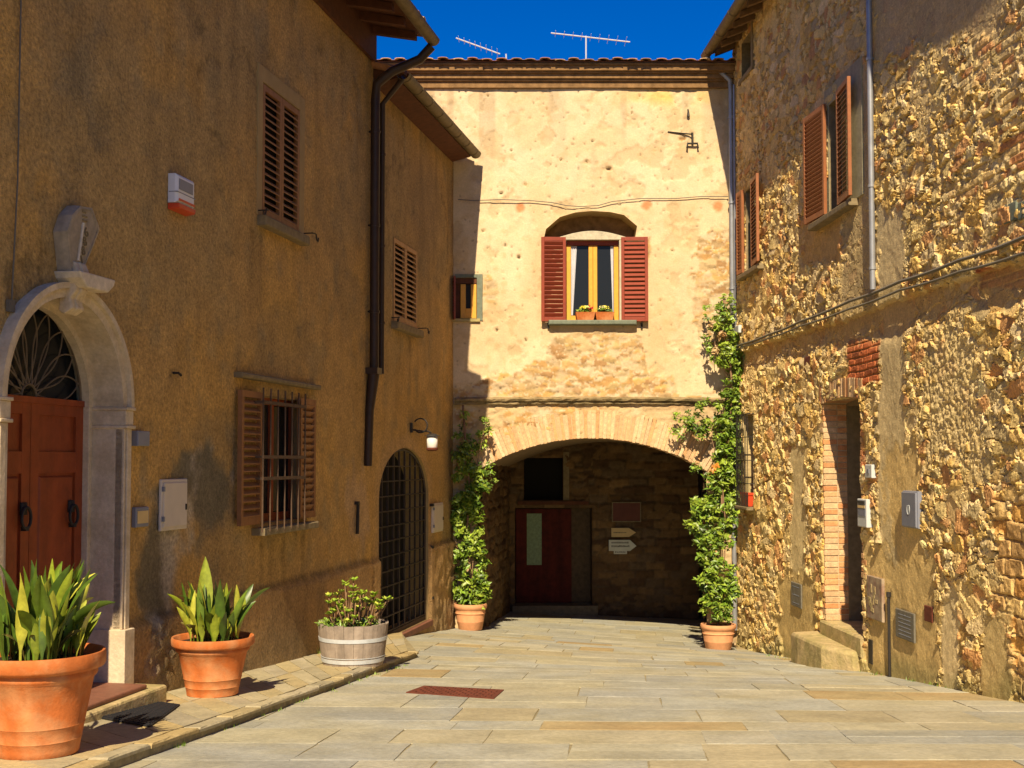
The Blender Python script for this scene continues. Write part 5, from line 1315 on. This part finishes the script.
pA, pB = (cu_ + .06, cv_ - .20), (cu_ + .0, cv_ + .08)
b.tube([L.pt(*pA, .106), L.pt(*pB, .108)], .012, 6); b.build('raised_band', M['carved'], t)
for i, ch in enumerate('1886'):
    text_mesh(ch, L, cu_ + .012 - .018 * i, cv_ - .19 + .07 * i, .106, .095, 20, 'lettering', M['sillstone'], t)
b = B(); r = random.Random(2)
for i in range(3): b.box(L, cu_ - .035 - r.uniform(0, .02), cu_ + .015, cv_ + .095 + i * .03, cv_ + .110 + i * .03, .103, .110)
b.build('relief', M['sillstone'], t, bevel=.004)
b = B(); (ua, va), (ub, vb) = L.px(91, 287), L.px(54, 273)
b.prism(L, [(ua, vv - .004), (ub, vv - .004), (ub - .02, vv - .05), (ub - .10, vv - .11), (ua + .10, vv - .11), (ua + .02, vv - .05)], -.01, .20); b.build('ledge', M['carved'], t, bevel=.01)

def ex_alarm(t, f, a, c, d, e, w):
    b = B(); b.prism(f, [(a, d - .055), (c, d - .055), (c, d - .003), (a, d - .003)], .0, .10, top=[(a + .02, d - .045), (c - .02, d - .045), (c - .01, d - .003), (a + .01, d - .003)]); b.build('strobe_lens', M['alarm_red'], t, bevel=.006)
    b = B(); b.box(f, a + .05, c - .03, e - .13, e - .04, w, w + .005); b.build('panel', M['greybox'], t)
    b = B(); b.box(f, a + .01, c - .03, d + .02, d + .04, w, w + .004); b.build('lettering', M['alarm_red'], t)
    b = B(); b.box(f, a - .002, c + .002, (d + e) / 2 - .035, (d + e) / 2 - .028, .01, w + .003); b.build('seam', M['greybox'], t)
wallthing(L, 'alarm_siren', 'white burglar alarm siren with red lens high on the brown plaster wall', 'alarm', 177, 177, 195, 206, .0, .085, 'white', ch=.02, extra=ex_alarm)
def ex_cabw(t, f, a, c, d, e, w):
    b = B(); b.box(f, a + .025, c - .025, d + .03, e - .03, w - .001, w + .012, ch=.004); b.build('door', M['offwhite'], t)
    b = B(); b.box(f, a + .045, a + .06, (d + e) / 2 - .05, (d + e) / 2, w + .01, w + .022); b.build('lock', M['iron'], t)
    for v in (d + .08, e - .1): B().box(f, c - .03, c - .005, v, v + .04, w, w + .02).build('hinge', M['greybox'], t)
wallthing(L, 'meter_cabinet', 'off white metal meter cabinet flush in the wall beside the portal', 'cabinet', 161, 479, 187, 530, .0, .025, 'offwhite', 'white meter cabinets', extra=ex_cabw)
wallthing(L, 'meter_cabinet', 'narrow off white cabinet on wall right of the arched iron gate', 'cabinet', 433, 503, 443, 532, .0, .03, 'offwhite', 'white meter cabinets', extra=ex_cabw)
def ex_int(t, f, a, c, d, e, w):
    b = B(); b.box(f, a + .02, c - .02, d + .03, e - .03, w, w + .004); b.build('name_panel', M['signcream'], t)
wallthing(L, 'intercom', 'small metal intercom with cream name panel beside the portal pilaster', 'intercom', 136, 507, 149, 527, .0, .04, 'greybox', extra=ex_int)
wallthing(L, 'junction_box', 'small dull grey junction box above the intercom', 'junction box', 138, 431, 150, 446, .0, .06, 'greybox')
b = B(); u, v = L.px(173, 373); b.tube([L.pt(u, v, 0), L.pt(u, v, .05), L.pt(u - .03, v - .02, .06)], .012, 6); o = b.build('wall_hook', M['iron'], auto=50); tag(o, 'tiny iron hook in brown plaster above the grey stain', 'hook')
b = B(); b.tube([L.pt(L.px(18, 60)[0], 5.0, .015), L.pt(L.px(15, 180)[0], L.px(15, 180)[1], .02), L.pt(L.px(9, 300)[0], L.px(9, 300)[1], .02)], .006, 5); b.box(L, L.px(11, 300)[0], L.px(6, 300)[0], L.px(9, 312)[1], L.px(9, 300)[1], .0, .03)
o = b.build('wall_cable', M['cable']); tag(o, 'thin cable running down brown plaster to the portal arch', 'cable')
b = B(); u0_, v0_ = L.px(355, 534); v1_ = L.px(355, 503)[1]; b.tube([L.pt(u0_, v0_, .03), L.pt(u0_ - .02, v1_, .03)], .022, 6); b.box(L, u0_ - .03, u0_ + .03, v1_ - .02, v1_ + .02, -.01, .05); o = b.build('iron_bar', M['iron'], auto=50); tag(o, 'short dark iron bar fixed upright beside the arched gate', 'bar')
# lamp
u, v = L.px(411, 427); t = thing('wall_lamp', L.pt(u, v - .2, .1), 'black iron wall lamp with scrolled bracket and white glass by the gate', 'lamp')
b = B(); b.box(L, u - .04, u + .04, v - .08, v + .06, 0, .025, ch=.008)
c0 = .14; rr_ = .10
b.tube([L.pt(u - .02 * 0, v + rr_ * math.sin(q) + .02, c0 + rr_ * math.cos(q)) for q in np.linspace(2.6, -2.6, 22)], .011, 6)
b.tube([L.pt(u, v - .04, .02), L.pt(u, v - .06, .16), L.pt(u - .03, v - .06, .24), L.pt(u - .06, v - .085, .28)], .013, 6)
b.build('bracket', M['iron'], t, auto=50)
lc = L.pt(u - .08, v - .32, .29)
b = B(); b.lathe(lc, [(0, .23), (.05, .225), (.10, .20), (.105, .19), (.0, .185)], 20); b.build('lamp_shade', M['iron'], t, auto=40)
b = B(); b.lathe(lc, [(0, .0), (.05, .003), (.075, .03), (.078, .185), (0, .186)], 20); b.build('glass', M['lampglass'], t, smooth=True)
b = B(); b.lathe(lc, [(0, -.02), (.06, -.018), (.084, .0), (.084, .025), (.07, .028)], 20); b.build('lower_ring', M['rust'], t, auto=40)

# ================================================================== POTS AND PLANTS
def big_pot(cx, cy, x_rim_r, ytop, label):
    p = gpx(cx, cy, SW); px_m = F / p[1]
    r = abs(x_rim_r - cx) / px_m; h = (cy - ytop) / px_m
    z0 = g1(p[0], p[1]) + SW
    t = thing('terracotta_pot', (p[0], p[1], z0), label, 'pot', 'large terracotta pots on the sidewalk')
    k = r * .60
    def rad(s): return k + (r * .90 - k) * s
    prof = [(0, .0), (k - .015, 0), (k, .012), (k + .006, .03 * h), (rad(.08), .08 * h)]
    for s in (.16, .30): prof += [(rad(s), s * h), (rad(s) + .004, (s + .008) * h), (rad(s + .02), (s + .02) * h)]
    prof += [(rad(.55), .55 * h), (rad(.74), .74 * h), (rad(.76) + .014, .765 * h), (rad(.78) + .018, .79 * h), (rad(.8) + .012, .815 * h), (rad(.84) + .006, .83 * h), (r * .97, .85 * h), (r, .88 * h), (r, .97 * h), (r * .985, h), (r * .95, h), (r * .93, .985 * h), (r * .88, .90 * h)]
    b = B(); b.lathe((p[0], p[1], z0), prof, 56); b.build('body', M['terracotta'], t, auto=50)
    b = B(); b.lathe((p[0], p[1], z0), [(r * .89, .90 * h), (r * .5, .915 * h), (0, .92 * h)], 30); b.build('soil', M['soil'], t, smooth=True)
    return p, r, h, z0
def blade(V, Fc, C, base, az, L_, wd, lean, curl, col, rr, tw=None):
    n = 12; k = len(V); p = np.array(base, float); el = R(90) - lean; d0 = np.array((math.cos(az), math.sin(az), 0)); side = np.array((-math.sin(az), math.cos(az), 0)); tw = rr.uniform(-1.6, 1.6) if tw is None else tw
    for i in range(n + 1):
        s = i / n
        wv = .007 if s < .24 else wd * .5 * (math.sin(math.pi * min(1, (s - .2) / .8) ** .85) ** .85 + .02)
        if i == n: wv = .002
        sd = side * math.cos(tw * s) + (d0 * math.sin(el) * -1 + np.array((0, 0, math.cos(el)))) * math.sin(tw * s)
        nn = np.cross(sd, d0 * math.cos(el) + np.array((0, 0, math.sin(el))))
        V += [p - sd * wv - nn * wv * .35, p + nn * 0, p + sd * wv - nn * wv * .35]
        e = .55 + .6 * s; cc = np.array(col) * (.9 + .15 * s); C += [cc * .95, cc * 1.15, cc * .95]
        st = L_ / n; p = p + (d0 * math.cos(el) + np.array((0, 0, math.sin(el)))) * st; el -= curl / n * (1 + 1.5 * s)
    for i in range(n):
        a = k + i * 3; Fc += [(a, a + 1, a + 4, a + 3), (a + 1, a + 2, a + 5, a + 4)]
def aspidistra(p, r, h, z0, hl, n, label, seed, tall=None):
    rr = random.Random(seed); zb = z0 + h * .91
    t = thing('aspidistra', (p[0], p[1], zb), label, 'plant', 'broad leaved plants in the large pots')
    V, Fc, C = [], [], []
    cols = [(.06, .11, .010), (.11, .17, .012), (.19, .23, .016), (.28, .30, .025), (.05, .09, .010), (.09, .145, .012), (.34, .34, .04), (.06, .10, .010)]
    for i in range(n):
        az = rr.uniform(0, 2 * math.pi); q = rr.random() ** .6; rad = q * r * .66
        base = (p[0] + rad * math.cos(az), p[1] + rad * math.sin(az), zb - .01)
        blade(V, Fc, C, base, az + rr.uniform(-.7, .7), hl * rr.uniform(.38, 1.15), rr.uniform(.055, .095), R(rr.uniform(-6, 9) + 4 * q), rr.choice([rr.uniform(-.3, .2), rr.uniform(0, .4), rr.uniform(.2, .9)]), np.array(rr.choice(cols)) * rr.uniform(.85, 1.15), rr)
    if tall: blade(V, Fc, C, (p[0] + tall[0], p[1] - .05, zb), tall[1], hl * tall[2], .12, R(7), -.1, (.22, .26, .025), rr, .3)
    o = mesh_np('leaves', V, Fc, M['leaf'], t, np.array(C), True)
    V, Fc, C = [], [], []
    for i in range(10):
        az = rr.uniform(0, 6.28); blade(V, Fc, C, (p[0] + .1 * math.cos(az), p[1] + .1 * math.sin(az), zb - .01), az, hl * .5, .05, R(20), .6, (.16, .13, .03), rr)
    mesh_np('old_leaves', V, Fc, M['leaf'], t, np.array(C), True)
q1 = big_pot(38, 754, 101, 653, 'largest terracotta pot, nearest the camera, beside the door mat')
aspidistra(*q1, .54, 100, 'bushy broad leaved green plant in the largest terracotta pot', 41)
q2 = big_pot(212.5, 695, 253, 637, 'orange terracotta pot standing below the white meter cabinet')
aspidistra(*q2, .47, 72, 'upright broad leaved plant with one tall leaf in the second terracotta pot', 42, (-.06, 1.75, 1.45))

# barrel planter
p = gpx(353, 664, SW); pm = F / p[1]; z0 = g1(p[0], p[1]) + SW; rt, rb_, hb_ = 35 / pm, 29.5 / pm, 41 / pm
t = thing('half_barrel', (p[0], p[1], z0), 'weathered oak half barrel with two grey hoops used as planter', 'planter')
def rbz(s): return rb_ + (rt - rb_) * (s ** .75)
b = B(); nst = 22
for i in range(nst):
    a0 = 2 * math.pi * i / nst + .004; a1 = 2 * math.pi * (i + 1) / nst - .004; V = []
    zs = [0, .25, .5, .75, 1.0]; tp = random.Random(i).uniform(-.006, .006)
    for s in zs:
        for rr2 in (rbz(s), rbz(s) - .03):
            for a in (a0, (a0 + a1) / 2, a1): V.append((p[0] + rr2 * math.cos(a), p[1] + rr2 * math.sin(a), z0 + s * hb_ + (tp if s == 1 else 0)))
    fs = []
    for k in range(4):
        o_ = k * 6
        fs += [(o_, o_ + 1, o_ + 7, o_ + 6), (o_ + 1, o_ + 2, o_ + 8, o_ + 7), (o_ + 4, o_ + 3, o_ + 9, o_ + 10), (o_ + 5, o_ + 4, o_ + 10, o_ + 11), (o_ + 3, o_, o_ + 6, o_ + 9), (o_ + 2, o_ + 5, o_ + 11, o_ + 8)]
    fs += [(24, 25, 28, 27), (25, 26, 29, 28)]
    b.add(V, fs)
b.build('staves', M['barrelwood'], t)
for s0, s1 in ((.10, .19), (.22, .235), (.60, .69)):
    b = B(); b.lathe((p[0], p[1], z0), [(rbz(s0) - .004, s0 * hb_), (rbz(s0) + .005, s0 * hb_), (rbz(s1) + .005, s1 * hb_), (rbz(s1) - .004, s1 * hb_)], 48); b.build('hoop', M['hoop'], t, auto=50)
b = B(); b.lathe((p[0], p[1], z0), [(rbz(.93) - .02, .90 * hb_), (0, .95 * hb_)], 30); b.build('soil', M['soil'], t)
zb = z0 + .92 * hb_
t = thing('succulent', (p[0], p[1], zb), 'succulent with brown stems and yellow green rosettes in the half barrel', 'plant')
rr = random.Random(77); b = B(); V, Fc, C = [], [], []
for i in range(52):
    a = rr.uniform(0, 6.28); q = rr.random() ** .5 * rt * .75; s = np.array((p[0] + q * math.cos(a) * .8, p[1] + q * math.sin(a) * .8, zb - .01))
    hgt = rr.uniform(.10, .46) * (1.1 - .45 * q / rt); e = s + np.array((math.cos(a) * q * rr.uniform(.1, .5) + rr.uniform(-.05, .07), math.sin(a) * q * .4 + rr.uniform(-.05, .05), hgt))
    m = (s + e) / 2 + np.array((rr.uniform(-.03, .03), rr.uniform(-.03, .03), -.02)); b.tube([s, m, e], [.009, .007, .005], 5)
    for j in range(rr.randint(11, 17)):
        aa = j * 2.4; up = rr.uniform(.25, 1.0); d = np.array((math.cos(aa), math.sin(aa), up)); d /= np.linalg.norm(d); sd = np.cross(d, (0, 0, 1)); sd /= np.linalg.norm(sd) + 1e-9; L_ = rr.uniform(.04, .075); k = len(V)
        V += [e, e + d * L_ * .6 + sd * L_ * .3, e + d * L_, e + d * L_ * .6 - sd * L_ * .3]; Fc += [(k, k + 1, k + 2, k + 3)]; C += [np.array(rr.choice([(.32, .42, .035), (.24, .36, .03), (.42, .46, .06), (.18, .28, .025)])) * rr.uniform(.8, 1.15)] * 4
b.build('stems', M['stem'], t, smooth=True); mesh_np('leaves', V, Fc, M['leaf'], t, np.array(C))
V, Fc, C = leaf_quads(420, (p[0] - .06, p[1] - .02, zb + .035), (rt * .95, rt * .9, .05), .025, GREENS + [(.2, .27, .04)], rr); mesh_np('ground_cover', V, Fc, M['leaf'], t, np.array(C))

# climber pots
def small_pot(cx, cy, rpx, hpx, label):
    p = gpx(cx, cy); pm = F / p[1]; r = rpx / pm; h = hpx / pm; z0 = g1(p[0], p[1]) + .002; p = (p[0], p[1] + r * .7); z0 = g1(*p) + .004
    t = thing('climber_pot', (p[0], p[1], z0), label, 'pot', 'pale terracotta pots of the climbers'); k = r * .72
    prof = [(0, 0), (k - .01, 0), (k, .01), (r * .80, .30 * h), (r * .80 + .006, .32 * h), (r * .82, .34 * h), (r * .88, .62 * h), (r * .885 + .012, .64 * h), (r * .9, .67 * h), (r * .93, .80 * h), (r, .83 * h), (r + .006, .93 * h), (r, h), (r * .9, h), (r * .87, .9 * h)]
    b = B(); b.lathe((p[0], p[1], z0), prof, 40); b.build('body', M['terra_pale'], t, auto=50)
    b = B(); b.lathe((p[0], p[1], z0), [(r * .88, .91 * h), (0, .93 * h)], 24); b.build('soil', M['soil'], t)
    return p, r, h, z0
pL = small_pot(470, 630.5, 16.5, 26, 'pale terracotta pot of the left climber at the plastered house corner')
pR = small_pot(720.5, 650, 17.5, 25, 'pale terracotta pot of the right climber against the stone house')
def climber(pot, blobs, stems, label, seed, extra=None):
    p, r, h, z0 = pot; rr = random.Random(seed); t = thing('climbing_plant', (p[0], p[1], z0 + h * .93), label, 'climbing plant', 'climbing plants beside the archway')
    V, Fc, C = [], [], []
    for (x, y, Y, rx, ry, n, sz) in blobs:
        c = at(x, y, Y); k = Y / F
        # clumps inside each blob so that gaps show
        for j in range(max(3, int(n * 2.2 / 22))):
            while True:
                dx, dy = rr.uniform(-1, 1), rr.uniform(-1, 1)
                if dx * dx + dy * dy < 1: break
            cc = (c[0] + dx * rx * k, c[1] + rr.uniform(-.16, .10), c[2] + dy * ry * k)
            base = rr.choice(GREENS); pal_ = [np.array(base) * q for q in (.8, 1, 1.25)] + [GREENS[3]]
            v, f_, cl = leaf_quads(22, cc, (.085, .07, .075), sz, pal_, rr); o_ = len(V); V += v; Fc += [tuple(i + o_ for i in q) for q in f_]; C += cl
    mesh_np('foliage', V, Fc, M['leaf'], t, np.array(C))
    b = B()
    for pts, rad in stems:
        b.tube([q if isinstance(q, list) else at(*q) for q in pts], rad, 6)
    b.build('stem', M['stem'], t, smooth=True)
    if extra:
        V, Fc, C = [], [], []
        for (x, y, Y, n, col) in extra:
            v, f_, cl = leaf_quads(n, at(x, y, Y), (.07, .05, .07), .05, [col], rr); o_ = len(V); V += v; Fc += [tuple(i + o_ for i in q) for q in f_]; C += cl
        mesh_np('dry_leaves', V, Fc, M['leaf'], t, np.array(C))
    return t
Yl = pL[0][1] + .02; Yw = 19.52
top = [pL[0][0], pL[0][1], pL[3] + pL[2] * .9]
climber(pL, [(470, 590, Yl, 22, 18, 420, .052), (470, 565, Yl, 16, 16, 200, .05), (468, 525, Yl + .1, 15, 28, 520, .055), (469, 548, Yl + .05, 14, 12, 220, .05), (470, 490, Yw, 18, 24, 470, .055), (466, 462, Yw, 12, 16, 200, .05), (462, 432, Yw, 7, 22, 120, .04), (480, 445, Yw, 9, 14, 70, .04), (489, 470, Yw, 6, 20, 60, .035), (484, 425, Yw, 10, 14, 50, .035)],
        [([top, (470, 570, Yl), (467, 530, Yl + .1), (470, 490, Yw), (466, 450, Yw), (463, 405, Yw)], .020), ([top, (473, 560, Yl), (470, 520, Yl + .1), (474, 480, Yw), (484, 430, Yw)], .010), ([(474, 480, Yw), (489, 465, Yw), (493, 490, Yw)], .004)],
        'leafy green climber growing up the shaded corner left of the archway', 51)
Yr = pR[0][1] + .02; Yw = 19.45
top = [pR[0][0], pR[0][1], pR[3] + pR[2] * .9]
climber(pR, [(719, 600, Yr, 19, 20, 420, .052), (717, 575, Yr, 20, 14, 230, .05), (713, 548, Yr + .1, 17, 18, 300, .05), (712, 522, Yr + .1, 24, 20, 480, .055), (720, 492, Yw, 17, 22, 420, .055), (708, 505, Yw, 14, 10, 150, .05), (728, 455, Yw, 13, 24, 400, .052), (730, 415, Yw, 14, 26, 430, .05), (736, 380, Yw, 10, 24, 320, .048), (722, 340, Yw, 16, 26, 300, .045), (731, 350, Yw, 10, 22, 180, .045), (716, 318, Yw, 14, 14, 120, .04), (726, 305, Yw, 9, 14, 90, .04), (690, 420, Yw + .05, 16, 9, 110, .04), (708, 430, Yw, 14, 10, 120, .042), (676, 436, Yw + .05, 5, 8, 36, .035), (697, 466, Yw, 9, 5, 40, .035), (700, 405, Yw, 9, 6, 40, .038)],
        [([top, (716, 570, Yr), (722, 530, Yr + .1), (722, 490, Yw), (729, 440, Yw), (733, 390, Yw), (726, 330, Yw), (724, 300, Yw)], .020), ([top, (724, 570, Yr), (726, 530, Yr + .1), (722, 480, Yw), (712, 440, Yw), (690, 420, Yw + .05), (674, 432, Yw + .05)], .008), ([(722, 480, Yw), (700, 468, Yw), (690, 458, Yw)], .004), ([(733, 390, Yw), (715, 350, Yw), (714, 315, Yw)], .006)],
        'tall leafy climber rising between archway and stone house past the string course', 52, [(716, 468, Yw - .08, 26, (.50, .20, .03)), (712, 472, Yw - .05, 14, (.45, .22, .04)), (722, 335, Yw - .1, 40, (.48, .30, .12)), (715, 350, Yw - .1, 30, (.5, .34, .15)), (712, 325, Yw - .1, 24, (.48, .32, .14))])
# drain cover, mat, grass
c4 = [gpx(x, y) for x, y in ((406, 693), (424, 686.5), (504, 690.5), (494, 699.5))]
t = thing('drain_cover', (float(np.mean([c[0] for c in c4])), float(np.mean([c[1] for c in c4])), g1(c4[0][0], c4[0][1])), 'rusty red rectangular iron drain cover set in the paving', 'drain cover')
def groundplate(b, c4, z0, z1, ins=0.0):
    c = np.mean([q[:2] for q in c4], 0); Q = [tuple(c + (np.array(q[:2]) - c) * (1 - ins)) for q in c4]
    V = [(*q, g1(*q) + z0) for q in Q] + [(*q, g1(*q) + z1) for q in Q]
    b.add(V, [(3, 2, 1, 0), (4, 5, 6, 7)] + [(i, (i + 1) % 4, 4 + (i + 1) % 4, 4 + i) for i in range(4)])
b = B(); groundplate(b, c4, -.03, .009); b.build('frame', M['rust'], t)
b = B()
for i in range(7):
    for j in range(18):
        def bl(a, d): 
            return (np.array(c4[0][:2]) * (1 - a) + np.array(c4[3][:2]) * a) * (1 - d) + (np.array(c4[1][:2]) * (1 - a) + np.array(c4[2][:2]) * a) * d
        if (i + j) % 2: continue
        a0, a1, d0, d1 = .05 + .9 * j / 18, .05 + .9 * (j + .9) / 18, .07 + .86 * i / 7, .07 + .86 * (i + .9) / 7
        groundplate(b, [bl(a0, d0), bl(a0, d1), bl(a1, d1), bl(a1, d0)], .009, .014)
b.build('tread', M['rust'], t)
c4 = [gpx(x, y, SW) for x, y in ((84, 716), (128, 699), (180, 706), (150, 728))]
t = thing('door_mat', (float(np.mean([c[0] for c in c4])), float(np.mean([c[1] for c in c4])), g1(c4[0][0], c4[0][1]) + SW), 'black ribbed rubber door mat lying before the portal step', 'mat')
b = B(); groundplate(b, c4, SW + .004, SW + .014); b.build('base', M['rubbermat'], t)
b = B()
for i in range(16):
    d0, d1 = .03 + .94 * i / 16, .03 + .94 * (i + .55) / 16
    groundplate(b, [bl(.02, d0), bl(.02, d1), bl(.98, d1), bl(.98, d0)], SW + .014, SW + .020)
for i in range(9):
    d0, d1 = .03 + .94 * i / 9, .03 + .94 * (i + .3) / 9
    groundplate(b, [bl(d0, .02), bl(d0, .98), bl(d1, .98), bl(d1, .02)], SW + .0145, SW + .0185)
b.build('ribs', M['rubbermat'], t)
rr = random.Random(91); V, Fc, C = [], [], []
def tuft(x, y, n, L_, dz, spread=.05):
    p = gpx(x, y, dz)
    for i in range(n):
        a = rr.uniform(0, 6.28); q = np.array((p[0] + rr.gauss(0, spread), p[1] + rr.gauss(0, spread), p[2])); l = L_ * rr.uniform(.4, 1.1); d = np.array((math.cos(a), math.sin(a), 0)); s = np.array((-d[1], d[0], 0)) * .004; k = len(V)
        V.extend([q - s, q + s, q + d * l * .35 + np.array((0, 0, l))]); Fc.append((k, k + 1, k + 2)); C.extend([np.array(rr.choice(GREENS)) * rr.uniform(.8, 1.3)] * 3)
for x in range(292, 318, 4): tuft(x, 655 - (x - 292) * .1, 40, .11, SW, .045)
for x in range(170, 420, 9):
    if rr.random() < .55: tuft(x, 765 - (x - 115) * .354 + 3 + rr.uniform(-1, 1), rr.randint(8, 24), .03, 0, .03)
for x in range(760, 1010, 9):
    if rr.random() < .5: tuft(x, 651 + (x - 745) * .176 + 1, rr.randint(6, 16), .045, 0, .03)
o = mesh_np('grass', V, Fc, M['leaf'], None, np.array(C)); tag(o, 'small grass tufts in the joints along kerb and walls', 'grass', kind='stuff')

# ================================================================== LIGHT
q, T = .13, .95
sd = Vector((q, 1, -T)).normalized()
sun = bpy.data.lights.new('sun', 'SUN'); so = bpy.data.objects.new('sun', sun); COL.objects.link(so)
so.rotation_euler = sd.to_track_quat('-Z', 'Y').to_euler(); so.location = (-2, -10, 20)
sun.energy = 4.6; sun.angle = R(.5); sun.color = (1, .83, .58)
w = bpy.data.worlds.new('World'); S.world = w; w.use_nodes = True; nt = w.node_tree
bg = nt.nodes['Background']; sky = nt.nodes.new('ShaderNodeTexSky'); sky.sky_type = 'NISHITA'; sky.sun_disc = False
sky.sun_elevation = math.atan2(T, math.hypot(1, q)); sky.sun_rotation = math.pi + math.atan2(q, 1); sky.altitude = 300; sky.dust_density = .3; sky.ozone_density = 2.5
hs = nt.nodes.new('ShaderNodeHueSaturation'); hs.inputs['Saturation'].default_value = 1.6; hs.inputs['Value'].default_value = 1.15; hs.inputs['Hue'].default_value = .522
nt.links.new(sky.outputs[0], hs.inputs['Color']); nt.links.new(hs.outputs[0], bg.inputs[0]); bg.inputs[1].default_value = .055
vsn = S.view_settings; vsn.view_transform = 'Standard'; vsn.look = 'None'; vsn.gamma = 1; vsn.use_curve_mapping = False; vsn.exposure = .85
S.cycles.max_bounces = 7; S.cycles.diffuse_bounces = 5
S.cycles.use_denoising = True
